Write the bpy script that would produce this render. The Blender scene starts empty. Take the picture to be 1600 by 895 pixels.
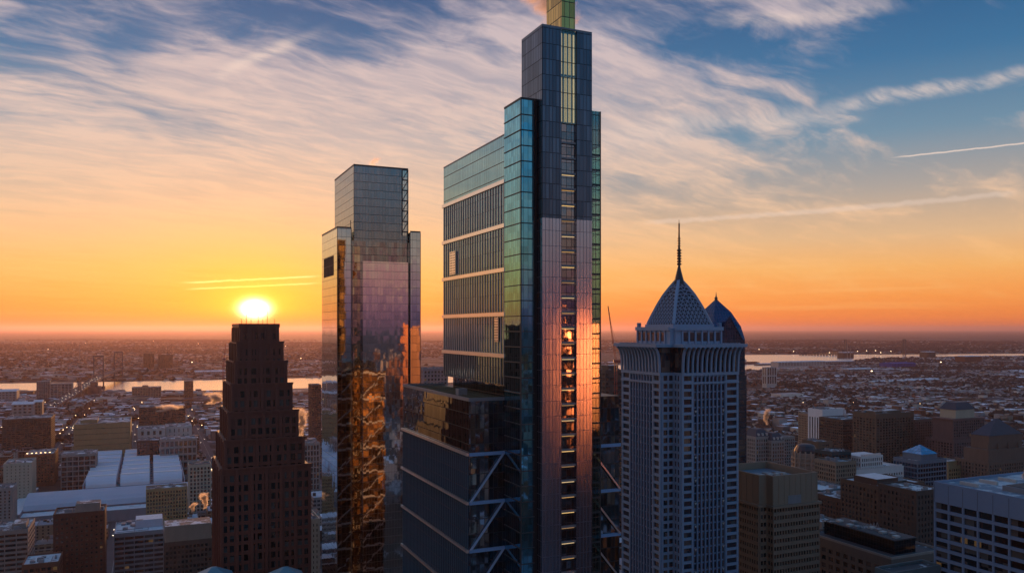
import bpy, math, random
import numpy as np
from mathutils import Vector
random.seed(7)
R = math.radians
sc = bpy.context.scene
col = sc.collection
# ------------------------------------------------------------------ camera
F = 1270.0; CX = 800.0; HOR = 514.0; H = 210.0; GA = R(24.0)      # focal (in 1600 px frame), horizon row, eye height, city grid angle
cam_d = bpy.data.cameras.new('camera'); cam = bpy.data.objects.new('camera', cam_d); col.objects.link(cam)
cam_d.sensor_width = 36; cam_d.lens = 36 * F / 1600; cam_d.clip_start = 1; cam_d.clip_end = 400000
cam_d.shift_y = (HOR - 447.5) / 1600
cam.location = (0, 0, H); cam.rotation_euler = (R(90), 0, 0)
sc.camera = cam
# ------------------------------------------------------------------ render settings
sc.render.engine = 'CYCLES'
cy = sc.cycles
cy.use_denoising = True; cy.max_bounces = 6; cy.glossy_bounces = 4; cy.diffuse_bounces = 2; cy.transmission_bounces = 4
cy.transparent_max_bounces = 12; cy.volume_bounces = 0; cy.sample_clamp_indirect = 4; cy.caustics_reflective = False
cy.volume_step_rate = 2; cy.volume_max_steps = 64
sc.view_settings.view_transform = 'Standard'; sc.view_settings.look = 'None'; sc.view_settings.gamma = 1
sc.view_settings.exposure = 0.0; sc.view_settings.use_curve_mapping = False

# ------------------------------------------------------------------ node helper
class NT:
    def __init__(s, tree): s.t = tree; s.n = tree.nodes; s.l = tree.links; s.n.clear()
    def new(s, ty, **k):
        n = s.n.new(ty)
        for a, b in k.items(): setattr(n, a, b)
        return n
    def put(s, n, i, v):
        if isinstance(v, S): s.l.new(v.s, n.inputs[i])
        elif v is not None:
            inp = n.inputs[i]
            if hasattr(inp.default_value, '__len__') and not isinstance(v, str):
                if not hasattr(v, '__len__'): v = (v,) * len(inp.default_value)
                v = tuple(v)
                if len(inp.default_value) == 4 and len(v) == 3: v = v + (1,)
                inp.default_value = v
            else: inp.default_value = v
    def m(s, op, a, b=None, c=None):
        n = s.new('ShaderNodeMath', operation=op)
        s.put(n, 0, a); s.put(n, 1, b); s.put(n, 2, c)
        return S(s, n.outputs[0])
    def vm(s, op, a, b=None, scale=None):
        n = s.new('ShaderNodeVectorMath', operation=op)
        s.put(n, 0, a)
        if b is not None: s.put(n, 1, b)
        if scale is not None: s.put(n, 3, scale)
        return S(s, n.outputs[1 if op in ('DOT_PRODUCT', 'LENGTH', 'DISTANCE') else 0])
    def xyz(s, v):
        n = s.new('ShaderNodeSeparateXYZ'); s.put(n, 0, v); return [S(s, o) for o in n.outputs]
    def comb(s, x, y, z):
        n = s.new('ShaderNodeCombineXYZ'); s.put(n, 0, x); s.put(n, 1, y); s.put(n, 2, z); return S(s, n.outputs[0])
    def mix(s, f, a, b, bt='MIX'):
        n = s.new('ShaderNodeMix', data_type='RGBA', blend_type=bt)
        s.put(n, 0, f); s.put(n, 6, a); s.put(n, 7, b); return S(s, n.outputs[2])
    def noise(s, v, scale, detail=4, rough=.5, dist=0, colr=False):
        n = s.new('ShaderNodeTexNoise'); s.put(n, 'Vector', v); s.put(n, 'Scale', scale); s.put(n, 'Detail', detail)
        s.put(n, 'Roughness', rough); s.put(n, 'Distortion', dist); return S(s, n.outputs[1 if colr else 0])
    def white(s, v, colr=False):
        n = s.new('ShaderNodeTexWhiteNoise'); s.put(n, 'Vector', v); return S(s, n.outputs[1 if colr else 0])
    def ramp(s, f, stops, interp='LINEAR'):
        n = s.new('ShaderNodeValToRGB'); cr = n.color_ramp; cr.interpolation = interp
        while len(cr.elements) > 1: cr.elements.remove(cr.elements[-1])
        for i, (p, c) in enumerate(stops):
            e = cr.elements[0] if i == 0 else cr.elements.new(p)
            e.position = p; e.color = tuple(c) + (1,) if len(c) == 3 else c
        s.put(n, 0, f); return S(s, n.outputs[0])
    def step(s, v, a, b):
        n = s.new('ShaderNodeMapRange', interpolation_type='SMOOTHSTEP'); s.put(n, 0, v); s.put(n, 1, a); s.put(n, 2, b)
        return S(s, n.outputs[0])
class S:
    def __init__(s, t, k): s.t = t; s.s = k
    def __add__(s, o): return s.t.m('ADD', s, o)
    def __radd__(s, o): return s.t.m('ADD', s, o)
    def __sub__(s, o): return s.t.m('SUBTRACT', s, o)
    def __rsub__(s, o): return s.t.m('SUBTRACT', o, s)
    def __mul__(s, o): return s.t.m('MULTIPLY', s, o)
    def __rmul__(s, o): return s.t.m('MULTIPLY', s, o)
    def __truediv__(s, o): return s.t.m('DIVIDE', s, o)
    def __neg__(s): return s.t.m('MULTIPLY', s, -1)
def lin(r, g, b):
    f = lambda c: (c / 255) / 12.92 if c / 255 <= .04045 else ((c / 255 + .055) / 1.055) ** 2.4
    return (f(r), f(g), f(b))

# ------------------------------------------------------------------ sun + world
SAZ = R(-17.55); SEL = R(1.35)
sdir = Vector((math.sin(SAZ) * math.cos(SEL), math.cos(SAZ) * math.cos(SEL), math.sin(SEL)))
sl = bpy.data.lights.new('sun', 'SUN'); sl.energy = 3.2; sl.angle = R(0.55); sl.color = (1.0, .42, .14)
so = bpy.data.objects.new('sun', sl); col.objects.link(so)
so.rotation_euler = sdir.to_track_quat('Z', 'Y').to_euler(); so.location = (-300, 900, 500)

def build_world():
    w = bpy.data.worlds.new('World'); sc.world = w; w.use_nodes = True
    N = NT(w.node_tree)
    tc = N.new('ShaderNodeTexCoord')
    d = N.vm('NORMALIZE', S(N, tc.outputs['Generated']))
    x, y, z = N.xyz(d)
    el = N.m('ARCSINE', z) * (180 / math.pi)                 # degrees
    az = N.m('ARCTAN2', x, y) * (180 / math.pi)
    e = N.m('MAXIMUM', el, 0.0) / 90.0
    q = lambda dg: dg / 90.0
    front = N.ramp(e, [(0, lin(232, 108, 50)), (q(.7), lin(242, 130, 58)), (q(2.2), lin(246, 152, 74)), (q(4), lin(242, 174, 100)),
                       (q(6), lin(220, 178, 136)), (q(9), lin(168, 158, 152)), (q(12.5), lin(104, 138, 162)), (q(17), lin(48, 108, 152)),
                       (q(22), lin(20, 82, 132)), (q(32), lin(34, 98, 148)), (1, lin(44, 108, 160))])
    back = N.ramp(e, [(0, lin(84, 58, 84)), (q(1.6), lin(116, 80, 108)), (q(3.5), lin(160, 112, 118)), (q(6), lin(158, 132, 124)),
                      (q(10), lin(112, 138, 158)), (q(16), lin(66, 134, 168)), (q(28), lin(42, 116, 162)), (q(45), lin(44, 112, 164)), (1, lin(44, 108, 160))])
    ca = N.m('COSINE', (az - math.degrees(SAZ)) * (math.pi / 180))
    base = N.mix(N.step(ca, -.55, .62), back, front)
    # physical sky, added faintly
    sky = N.new('ShaderNodeTexSky', sky_type='NISHITA', sun_disc=False, sun_elevation=SEL, sun_rotation=SAZ, altitude=200)
    nish = N.vm('SCALE', S(N, sky.outputs[0]), scale=0.02)
    # --- cirrus
    inv = N.m('DIVIDE', 1.0, N.m('MAXIMUM', z, 0.0) + 0.16)
    px_, py_ = x * inv, y * inv
    th = R(38)                                              # streaks run away to the upper right
    cu = px_ * math.cos(th) + py_ * math.sin(th); cv = py_ * math.cos(th) - px_ * math.sin(th)
    warp = N.noise(N.comb(px_, py_, 3.1), 1.7, 3, .55, 0, True)
    wx, wy, wz = N.xyz(warp)
    P1 = N.comb(cu * .9 + wx * .55, cv * 2.0 + wy * .8, 0)
    n1 = N.noise(P1, 1.9, 10, .60, .1)
    n2 = N.noise(N.comb(cu * 1.5 + wy * .5, cv * 5.5 + wx * 1.1, 5.2), 2.6, 7, .62, .15)
    n3 = N.noise(N.comb(cu * .8, cv * 1.3, 8.0), 1.6, 4, .55)
    amount = N.step(az, 30, -12) * .15 + N.step(el, 1.5, 8.5) * .06 + N.step(el, 25, 14) * .07 - N.step(az, 8, 34) * N.step(el, 12, 19) * .07
    # gaps: deep blue top left corner and above the right towers
    def blob(a0, e0, ra, re):
        A = (az - a0) / ra; E = (el - e0) / re
        return N.m('EXPONENT', -(A * A + E * E))
    amount = amount - blob(-30, 17, 6, 3) * .17 - blob(-14, 23, 14, 4) * .10 - blob(-11, 20.5, 4.5, 3.5) * .16 - blob(30, 17.5, 9, 5) * .2 - blob(24, 21.5, 9, 2) * .05 - blob(24, 9.5, 13, 4.5) * .13 - blob(-4, 21, 6, 3) * .04 - blob(-24, 13.5, 8, 1.8) * .07 - blob(-15, 17.5, 4, 1.5) * .05
    amount = amount + blob(-18, 15.5, 6, 1.8) * .06 + blob(-4, 12, 9, 3.5) * .08 + blob(13, 15, 9, 2.4) * .08 + blob(20, 20.8, 10, 1.1) * .1 + blob(15, 11.5, 13, 1.3) * .1 + blob(-22, 8, 10, 4) * .08
    dens = n1 * .84 + n2 * .12 + n3 * .42 + amount - .085
    c = N.step(dens, .63, .86)
    fine = N.step(n2, .30, .72)
    c = c * (fine * .5 + .6)
    c = N.m('MINIMUM', c, 1.0) * N.step(el, .6, 4.5)
    ccol = N.ramp(e, [(0, lin(255, 170, 90)), (q(4), lin(244, 182, 112)), (q(8), lin(232, 192, 158)), (q(13), lin(228, 198, 182)), (q(20), lin(212, 192, 192)), (q(40), lin(120, 130, 160)), (1, lin(90, 105, 145))])
    ccol = N.mix(N.step(ca, .4, -.6) * .55, ccol, lin(120, 120, 140))
    colr = N.mix(c * .84, base, ccol)
    # low thin bands close to the horizon
    lb = N.noise(N.comb(az * .05, el * 1.1, 2.0), 1.6, 5, .55, .2)
    lowb = N.step(lb, .5, .72) * N.step(el, 8.0, 3.0) * N.step(el, .3, 1.6)
    colr = N.mix(lowb * .42, colr, ccol)
    # contrails: az0, el0 -> az1, el1, half width
    def trail(a0, e0, a1, e1, wd, st, soft=0.3):
        s_ = (e1 - e0) / (a1 - a0)
        wob = (N.noise(N.comb(az, el, 1.0), 1.8, 4) - .5) * wd * 1.2
        dd = N.m('ABSOLUTE', el - (az - a0) * s_ - e0 + wob)
        m_ = N.step(dd, wd, wd * .15) * N.step(az, a0 - .1, a0 + soft) * N.step(az, a1 + .1, a1 - soft)
        return m_ * st
    deg = lambda px, py: (math.degrees(math.atan((px - CX) / F)), math.degrees(math.atan((HOR - py) / math.hypot(F, px - CX))))
    tr = None
    for (p0, p1, wd, st) in [((1388, 247), (1640, 219), .07, .75), ((278, 442), (505, 431), .10, 1.0), ((284, 452), (505, 442), .09, .85),
                             ((1000, 348), (1600, 300), .25, .3)]:
        t = trail(*deg(*p0), *deg(*p1), wd, st, 1.4)
        tr = t if tr is None else N.m('MAXIMUM', tr, t)
    # feathery streaks of thicker cirrus
    for (p0, p1, wd, st) in [((1290, 168), (1640, 108), .75, .62), ((960, 205), (1330, 176), 1.1, .35), ((330, 118), (488, 58), .55, .55), ((1110, 36), (1420, -4), .8, .4)]:
        a0, e0 = deg(*p0); a1, e1 = deg(*p1); s_ = (e1 - e0) / (a1 - a0)
        dd = N.m('ABSOLUTE', el - (az - a0) * s_ - e0 + (n1 - .5) * 2.6)
        f_ = N.step(dd, wd, 0.0) * N.step(az, a0 - 2, a0 + 3) * N.step(az, a1 + 2, a1 - 3) * N.step(n2, .28, .62) * st
        tr = N.m('MAXIMUM', tr, f_)
    tcol = N.mix(N.step(el, 5, 3.2), lin(240, 215, 200), (1.25, .86, .42, 1))
    colr = N.mix(tr, colr, tcol)
    # aureole round the sun, a little wider than tall
    daz = (az - math.degrees(SAZ)) * .7; de = (el - math.degrees(SEL)) * 1.05
    r2 = daz * daz + de * de; r = N.m('SQRT', r2)
    g0 = N.m('EXPONENT', r2 * (-1 / .26)) * 9.0
    g1 = N.m('EXPONENT', r * (-1 / 1.0)) * 1.5
    g2 = N.m('EXPONENT', r * (-1 / 3.0)) * .62
    g3 = N.m('EXPONENT', r * (-1 / 11.0)) * .10
    def sc_(c_, f): return N.vm('SCALE', c_, scale=f)
    lowc = N.step(el, 1.5, .2)
    glow = N.vm('ADD', N.vm('ADD', sc_((1, .9, .55), g0), N.vm('MULTIPLY', sc_((1, .5, .06), g1), N.mix(lowc, (1, 1, 1, 1), (.9, .25, .0, 1)))), N.vm('MULTIPLY', N.vm('ADD', sc_((1, .30, .0), g2), sc_((1, .36, .06), g3)), N.mix(lowc, (1, 1, 1, 1), (.8, .2, .0, 1))))
    # the low sky takes blue out of the glow close to the sun
    colr = N.vm('MULTIPLY', colr, N.mix(N.m('MINIMUM', g2 * 1.9, 1.0), (1, 1, 1, 1), (1, .66, .10, 1)))
    tot = N.vm('ADD', N.vm('ADD', colr, glow), nish)
    tot = N.mix(N.step(el, -.2, -1.5), tot, (.05, .035, .04, 1))
    bg = N.new('ShaderNodeBackground'); N.put(bg, 0, tot); bg.inputs[1].default_value = 1.0
    o = N.new('ShaderNodeOutputWorld'); N.l.new(bg.outputs[0], o.inputs[0])
    w.cycles.sampling_method = 'MANUAL'; w.cycles.sample_map_resolution = 1024
build_world()

# ------------------------------------------------------------------ materials
MATS = {}
def mat_base(name):
    m = bpy.data.materials.new(name); m.use_nodes = True; N = NT(m.node_tree)
    b = N.new('ShaderNodeBsdfPrincipled'); o = N.new('ShaderNodeOutputMaterial'); N.l.new(b.outputs[0], o.inputs[0])
    tc = N.new('ShaderNodeTexCoord'); P = S(N, tc.outputs['Object']); Nn = S(N, tc.outputs['Normal'])
    return m, N, b, P, Nn
def solid(name, c, rough=.8, metal=0, var=.25, nscale=.25, streak=True):
    if name in MATS: return MATS[name]
    m, N, b, P, Nn = mat_base(name)
    x, y, z = N.xyz(P)
    n = N.noise(N.comb(x * 1.0, y * 1.0, z * (.25 if streak else 1)), nscale, 5, .6)
    n2 = N.noise(P, nscale * 9, 3, .6)
    f = (n - .5) * (2 * var) + (n2 - .5) * var + 1.0
    N.put(b, 'Base Color', N.vm('SCALE', c, scale=f)); b.inputs['Roughness'].default_value = rough; b.inputs['Metallic'].default_value = metal
    MATS[name] = m; return m
def emit(name, c, s):
    if name in MATS: return MATS[name]
    m, N, b, P, Nn = mat_base(name)
    b.inputs['Base Color'].default_value = (*c, 1); b.inputs['Emission Color'].default_value = (*c, 1); b.inputs['Emission Strength'].default_value = s
    MATS[name] = m; return m
def curtain(name, tint, pw, ph, mull=.12, mcol=(.03, .035, .04), jit=.006, rip=.004, rough=.03, hmul=.14, vary=.35, ripscale=.35, refl=1.0):
    """coated curtain-wall glass: each pane tilts a hair on its own, thin mullions between"""
    if name in MATS: return MATS[name]
    m, N, b, P, Nn = mat_base(name)
    x, y, z = N.xyz(P); nx, ny, nz = N.xyz(Nn)
    ax = N.m('ABSOLUTE', nx); ay = N.m('ABSOLUTE', ny)
    s_ = x * ay + y * ax
    u = s_ / pw; v = z / ph
    iu = N.m('FLOOR', u); iv = N.m('FLOOR', v); fu = N.m('FRACT', u); fv = N.m('FRACT', v)
    rnd = N.white(N.comb(iu, iv, ax * 3.0), True)
    geo = N.new('ShaderNodeNewGeometry')
    rip_ = N.noise(P, ripscale, 3, .5, 0, True)
    off = N.vm('ADD', N.vm('SCALE', N.vm('SUBTRACT', rnd, (.5, .5, .5)), scale=jit * 2), N.vm('SCALE', N.vm('SUBTRACT', rip_, (.5, .5, .5)), scale=rip * 2))
    nrm = N.vm('NORMALIZE', N.vm('ADD', S(N, geo.outputs['Normal']), off))
    mk = N.m('MAXIMUM', N.m('LESS_THAN', fu, mull / pw), N.m('LESS_THAN', fv, hmul / ph))
    r1, r2_, r3 = N.xyz(rnd)
    cc = N.vm('SCALE', tint, scale=(r1 - .5) * vary + 1.0)
    N.put(b, 'Base Color', N.mix(mk, cc, mcol + (1,)))
    N.put(b, 'Metallic', 1.0 - mk * .7)
    N.put(b, 'Roughness', mk * .45 + rough)
    N.put(b, 'Normal', nrm)
    MATS[name] = m; return m
def pane_mat(name, c=(.02, .025, .03), lit=0.0, rough=.08):
    """plain dark window glass; a few rooms behind it are lit"""
    if name in MATS: return MATS[name]
    m, N, b, P, Nn = mat_base(name)
    oi = N.new('ShaderNodeObjectInfo')
    b.inputs['Base Color'].default_value = (*c, 1); b.inputs['Roughness'].default_value = rough; b.inputs['IOR'].default_value = 1.7
    b.inputs['Specular IOR Level'].default_value = .7
    x, y, z = N.xyz(P)
    r = N.white(N.comb(N.m('FLOOR', x / 3.0), N.m('FLOOR', y / 3.0), N.m('FLOOR', z / 3.6) + S(N, oi.outputs['Random']) * 50))
    cc = N.mix(N.m('GREATER_THAN', r, .72), c + (1,), (.10, .095, .09, 1))
    N.put(b, 'Base Color', cc)
    if lit:
        N.put(b, 'Emission Color', (1, .55, .2, 1)); N.put(b, 'Emission Strength', N.m('LESS_THAN', r, lit) * .06)
    MATS[name] = m; return m
def snow_roof(name='snow_roof', c=(.12, .11, .11), amt=.5, sc_=.09, bright=.72):
    if name in MATS: return MATS[name]
    m, N, b, P, Nn = mat_base(name)
    n = N.noise(P, sc_, 6, .62, .4); n2 = N.noise(P, sc_ * 8, 4, .6)
    f = N.step(n * .75 + n2 * .25, amt + .02, amt - .06)
    cc = N.vm('SCALE', N.mix(f, c + (1,), (bright, bright, bright * 1.02, 1)), scale=n2 * .5 + .72)
    N.put(b, 'Base Color', cc); b.inputs['Roughness'].default_value = .75
    MATS[name] = m; return m

# ------------------------------------------------------------------ mesh helpers
class MB:
    def __init__(s): s.v = []; s.f = []
    def box(s, x0, x1, y0, y1, z0, z1):
        if x1 < x0: x0, x1 = x1, x0
        if y1 < y0: y0, y1 = y1, y0
        n = len(s.v)
        s.v += [(x0, y0, z0), (x1, y0, z0), (x1, y1, z0), (x0, y1, z0), (x0, y0, z1), (x1, y0, z1), (x1, y1, z1), (x0, y1, z1)]
        s.f += [(n, n + 3, n + 2, n + 1), (n + 4, n + 5, n + 6, n + 7), (n, n + 1, n + 5, n + 4), (n + 1, n + 2, n + 6, n + 5), (n + 2, n + 3, n + 7, n + 6), (n + 3, n, n + 4, n + 7)]
        return s
    def bar(s, a, b, w, h=None):
        a = Vector(a); b = Vector(b); h = h or w
        t = (b - a).normalized(); up = Vector((0, 0, 1)) if abs(t.z) < .95 else Vector((1, 0, 0))
        sd = t.cross(up).normalized() * w / 2; u = sd.cross(t).normalized() * h / 2
        n = len(s.v)
        for p in (a, b):
            for q in (-sd - u, sd - u, sd + u, -sd + u): s.v.append(tuple(p + q))
        s.f += [(n + 3, n + 2, n + 1, n), (n + 4, n + 5, n + 6, n + 7)] + [(n + i, n + (i + 1) % 4, n + 4 + (i + 1) % 4, n + 4 + i) for i in range(4)]
        return s
    def lathe(s, cx, cy_, prof, seg=12, rot=0):
        n = len(s.v)
        for r, z in prof:
            for k in range(seg):
                a = 2 * math.pi * k / seg + rot; s.v.append((cx + r * math.cos(a), cy_ + r * math.sin(a), z))
        for i in range(len(prof) - 1):
            for k in range(seg):
                k2 = (k + 1) % seg; s.f.append((n + i * seg + k, n + i * seg + k2, n + (i + 1) * seg + k2, n + (i + 1) * seg + k))
        s.f.append(tuple(n + (len(prof) - 1) * seg + k for k in range(seg))); s.f.append(tuple(n + seg - 1 - k for k in range(seg)))
        return s
    def poly(s, pts): 
        n = len(s.v); s.v += [tuple(p) for p in pts]; s.f.append(tuple(range(n, n + len(pts)))); return s
    def prism(s, pts, z0, z1):
        n = len(s.v); k = len(pts)
        s.v += [(p[0], p[1], z0) for p in pts] + [(p[0], p[1], z1) for p in pts]
        s.f += [tuple(n + k - 1 - i for i in range(k)), tuple(n + k + i for i in range(k))] + [(n + i, n + (i + 1) % k, n + k + (i + 1) % k, n + k + i) for i in range(k)]
        return s
    def build(s, name, mat, parent=None, label=None, kind=None):
        me = bpy.data.meshes.new(name); me.from_pydata(s.v, [], s.f); me.update()
        me.materials.append(mat)
        o = bpy.data.objects.new(name, me); col.objects.link(o)
        if parent: o.parent = parent
        if label: o['label'] = label
        if kind: o['kind'] = kind
        return o
def tag(o, label, cat, group=None, kind=None):
    if label: o['label'] = label
    if cat: o['category'] = cat
    if group: o['group'] = group
    if kind: o['kind'] = kind
    return o
def thing(name, label, cat, loc, rot=GA, group=None):
    o = bpy.data.objects.new(name, None); col.objects.link(o); o.location = loc; o.rotation_euler = (0, 0, rot); o.empty_display_size = .5
    return tag(o, label, cat, group)
# pixel -> real place. B runs right along the cross streets, A runs away along the avenues
Bv = (math.cos(GA), math.sin(GA)); Av = (-math.sin(GA), math.cos(GA))
def X(px, Y): return (px - CX) / F * Y
def Z(py, Y): return H - (py - HOR) * Y / F
def along(P, d, px):
    k = (px - CX) / F
    return (k * P[1] - P[0]) / (d[0] - k * d[1])
def proj(x, y, z): return CX + x / y * F, HOR + (H - z) / y * F
def loc2w(P, u, v): return (P[0] + u * Bv[0] + v * Av[0], P[1] + u * Bv[1] + v * Av[1])
FOOT = []                                                       # grid-aligned footprints already taken
def gridc(x, y): return (x * Bv[0] + y * Bv[1], x * Av[0] + y * Av[1])
def claim(P, u0, u1, v0, v1, m=4):
    g = gridc(*P); FOOT.append((g[0] + u0 - m, g[0] + u1 + m, g[1] + v0 - m, g[1] + v1 + m))
def free(x, y, u1, v1):
    g = gridc(x, y)
    for a, b, c, d in FOOT:
        if g[0] < b and g[0] + u1 > a and g[1] < d and g[1] + v1 > c: return False
    return True

# ------------------------------------------------------------------ generic facade
def facade(wall, wins, side, a0, a1, z0, z1, off, fh, bw, pier, span, dep=.5, topband=0, sill=None):
    """grid of piers and spandrels standing dep proud of the body; side 'f' (y=off, faces -y), 'l' (x=off, faces -x), 'r' (x=off, faces +x).
    Window openings are collected as (side, centre along, z0, w, h, off)"""
    nb = max(1, round((a1 - a0) / bw)); bw = (a1 - a0 - pier) / nb
    nf = max(1, int((z1 - topband - z0) / fh)); zt = z1 - topband
    def put(p0, p1, q0, q1, d0, d1):
        if side == 'f': wall.box(p0, p1, off - d1, off - d0, q0, q1)
        elif side == 'l': wall.box(off - d1, off - d0, p0, p1, q0, q1)
        else: wall.box(off + d0, off + d1, p0, p1, q0, q1)
    if topband: put(a0, a1, zt, z1, 0, dep)
    zb = zt - nf * fh
    for i in range(nb + 1): put(a0 + i * bw, a0 + i * bw + pier, max(z0, 0), zt, 0, dep)
    for j in range(nf):
        for i in range(nb):
            put(a0 + i * bw + pier, a0 + (i + 1) * bw, zb + j * fh, zb + j * fh + span, 0, dep - .08)
            wins.append((side, a0 + i * bw + pier, zb + j * fh + span, bw - pier, fh - span, off))
def win_parts(root, wins, mat, maxn=100, mull=True, name='window', inset=.12):
    """the openings nearest the eye become one part each, the rest one part"""
    if not wins: return
    k0 = cam_local(root)
    def key(w):
        s_, a, z, ww, hh, off = w
        p = (a, off) if s_ == 'f' else (off, a)
        return (p[0] - k0[0]) ** 2 + (p[1] - k0[1]) ** 2 + (z - H) ** 2
    wins = sorted(wins, key=key)
    def addw(mb, w):
        s_, a, z, ww, hh, off = w
        d0 = .03
        if s_ == 'f': mb.box(a, a + ww, off - inset, off - d0, z, z + hh)
        elif s_ == 'l': mb.box(off - inset, off - d0, a, a + ww, z, z + hh)
        else: mb.box(off + d0, off + inset, a, a + ww, z, z + hh)
    cache = {}
    for w in wins[:maxn]:
        s_, a, z, ww, hh, off = w
        k = (s_, round(ww, 2), round(hh, 2))
        if k not in cache:
            mb = MB(); addw(mb, (s_, 0, 0, ww, hh, 0)); me = bpy.data.meshes.new(name); me.from_pydata(mb.v, [], mb.f); me.materials.append(mat); cache[k] = me
        o = bpy.data.objects.new(name, cache[k]); o.location = (a, off, z) if s_ == 'f' else (off, a, z)
        col.objects.link(o); o.parent = root
    if len(wins) > maxn:
        mb = MB()
        for w in wins[maxn:]: addw(mb, w)
        mb.build(name, mat, root, kind='stuff')
def cam_local(root):
    x, y = -root.location.x, -root.location.y; a = root.rotation_euler.z
    return (x * math.cos(a) + y * math.sin(a), -x * math.sin(a) + y * math.cos(a))
def roof_deck(root, u, v, z, par, wmat, rmat, clutter=True, seed=0, x0=0, y0=0):
    """parapet ring with a deck inside and plant on it"""
    rnd = random.Random(seed)
    p = MB(); t = .5
    p.box(x0, x0 + u, y0, y0 + t, z, z + par).box(x0, x0 + u, y0 + v - t, y0 + v, z, z + par).box(x0, x0 + t, y0 + t, y0 + v - t, z, z + par).box(x0 + u - t, x0 + u, y0 + t, y0 + v - t, z, z + par)
    p.build('parapet', wmat, root)
    MB().box(x0 + t, x0 + u - t, y0 + t, y0 + v - t, z, z + .12).build('roof', rmat, root)
    if clutter and u > 8 and v > 8:
        pp = MB()
        for k in range(4):
            a, b = rnd.uniform(x0 + 2, x0 + u - 4), rnd.uniform(y0 + 2, y0 + v - 3)
            if k % 2: pp.box(a, a + .35, y0 + 1.5, b, z + .3, z + .65)
            else: pp.box(x0 + 1.5, a, b, b + .35, z + .7, z + 1.05)
        pp.build('roof_pipes', M_plant, root)
        for k in range(rnd.randint(5, 10)):
            w = rnd.uniform(1.2, u * .16); d = rnd.uniform(1.2, v * .16); h = rnd.uniform(1, 2.6)
            a = rnd.uniform(x0 + 1.5, x0 + u - w - 1.5); b = rnd.uniform(y0 + 1.5, y0 + v - d - 1.5)
            MB().box(a, a + w, b, b + d, z + .12, z + .12 + h).box(a + w * .3, a + w * .6, b + d * .2, b + d * .7, z + .12 + h, z + .4 + h).build('air_handler', M_plant, root)
M_plant = solid('plant_metal', (.22, .23, .25), .6)
M_snow = snow_roof(); M_snowy = snow_roof('snow_heavy', amt=.62, sc_=.05); M_tar = snow_roof('tar_roof', amt=.40, c=(.06, .06, .065))
M_win = pane_mat('window_glass', lit=.004); M_wdark = pane_mat('window_dark', (.012, .014, .018))
brick_d = solid('brick_dark', (.085, .055, .045)); brick_r = solid('brick_red', (.17, .075, .05)); stone_b = solid('stone_buff', (.30, .25, .18))
stone_g = solid('stone_grey', (.27, .26, .25)); stone_w = solid('stone_white', (.48, .46, .44)); conc = solid('concrete', (.26, .24, .22)); brown = solid('brown_panel', (.12, .085, .06))
tan = solid('tan_stucco', (.30, .22, .12)); white_p = solid('white_panel', (.62, .62, .63)); dark_m = solid('dark_metal', (.04, .045, .05), .5); teal_g = curtain('teal_glass', (.22, .33, .38), 2, 3.6)
M_cream = solid('cream_stone', (.42, .38, .30))

def tower(name, label, pxl, pxr, pyt, Y, dep, wall, fh=3.8, bw=3.6, pier=1.0, span=1.4, z0=0, win=None, roof=None, sides='fl', topband=2.0, par=1.2, clutter=True, cat='building', group=None, relief=.45, maxw=100, seed=None, pent=None, parts=True):
    P = (X(pxl, Y), Y); u = along(P, Bv, pxr); z1 = Z(pyt, Y)
    root = thing(name, label, cat, (P[0], P[1], 0), group=group)
    claim(P, 0, u, 0, dep)
    if sides == 'auto': sides = 'f' + ('l' if pxl > 230 else 'r')
    b = MB(); r = relief if parts else 0
    b.box(r, u - r, r, dep - r, z0, z1)
    wins = []
    for s_ in sides:
        if s_ == 'f': facade(b, wins, 'f', 0, u, z0, z1, r, fh, bw, pier, span, r, topband)
        if s_ == 'l': facade(b, wins, 'l', r, dep, z0, z1, r, fh, bw, pier, span, r, topband)
        if s_ == 'r': facade(b, wins, 'r', r, dep, z0, z1, u - r, fh, bw, pier, span, r, topband)
    b.build('wall', wall, root)
    win_parts(root, wins, win or M_win, maxw)
    roof_deck(root, u, dep, z1, par, wall, roof or M_snow, clutter, seed if seed is not None else int(pxl * 7 + pyt))
    if pent:
        fx0, fx1, fy0, fy1, h, pm = pent
        MB().box(u * fx0, u * fx1, dep * fy0, dep * fy1, z1 + .12, z1 + h).build('penthouse', pm or wall, root)
        MB().box(u * fx0 + .4, u * fx1 - .4, dep * fy0 + .4, dep * fy1 - .4, z1 + h, z1 + h + .1).build('penthouse_roof', roof or M_snow, root)
    return root, u, z1

# ================================================================== SETTING
def ground():
    s = 130000
    m, N, b, P, Nn = mat_base('ground_mat')
    x, y, z = N.xyz(P)
    n1 = N.noise(P, .00045, 8, .6, .3); n2 = N.noise(P, .004, 7, .65); n3 = N.noise(P, .03, 5, .7)
    base = N.ramp(n1 * .5 + n2 * .5, [(.36, (.045, .035, .03)), (.47, (.075, .06, .05)), (.52, (.13, .115, .11)), (.58, (.055, .042, .035)), (.68, (.10, .085, .08))])
    sn = N.step(n3 * .6 + n2 * .4, .53, .60)
    N.put(b, 'Base Color', N.mix(sn * .55, base, (.55, .55, .58, 1)))
    b.inputs['Roughness'].default_value = 1.0; b.inputs['Specular IOR Level'].default_value = .1
    g = MB().poly([(-s, -30000, 0), (s, -30000, 0), (s, s, 0), (-s, s, 0)]).build('ground', m); tag(g, 'snow-dusted plain of city and woods reaching the horizon', None, kind='structure')
ground()
RIV_N = [(-9000, 2500), (-2600, 2560), (-1700, 2700), (-1100, 2760), (-700, 2900), (-500, 3050), (300, 3500), (1100, 4000), (1230, 4120), (1560, 4300), (1950, 4850), (2500, 5700), (3600, 6200), (5200, 6500), (14000, 7600)]
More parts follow.
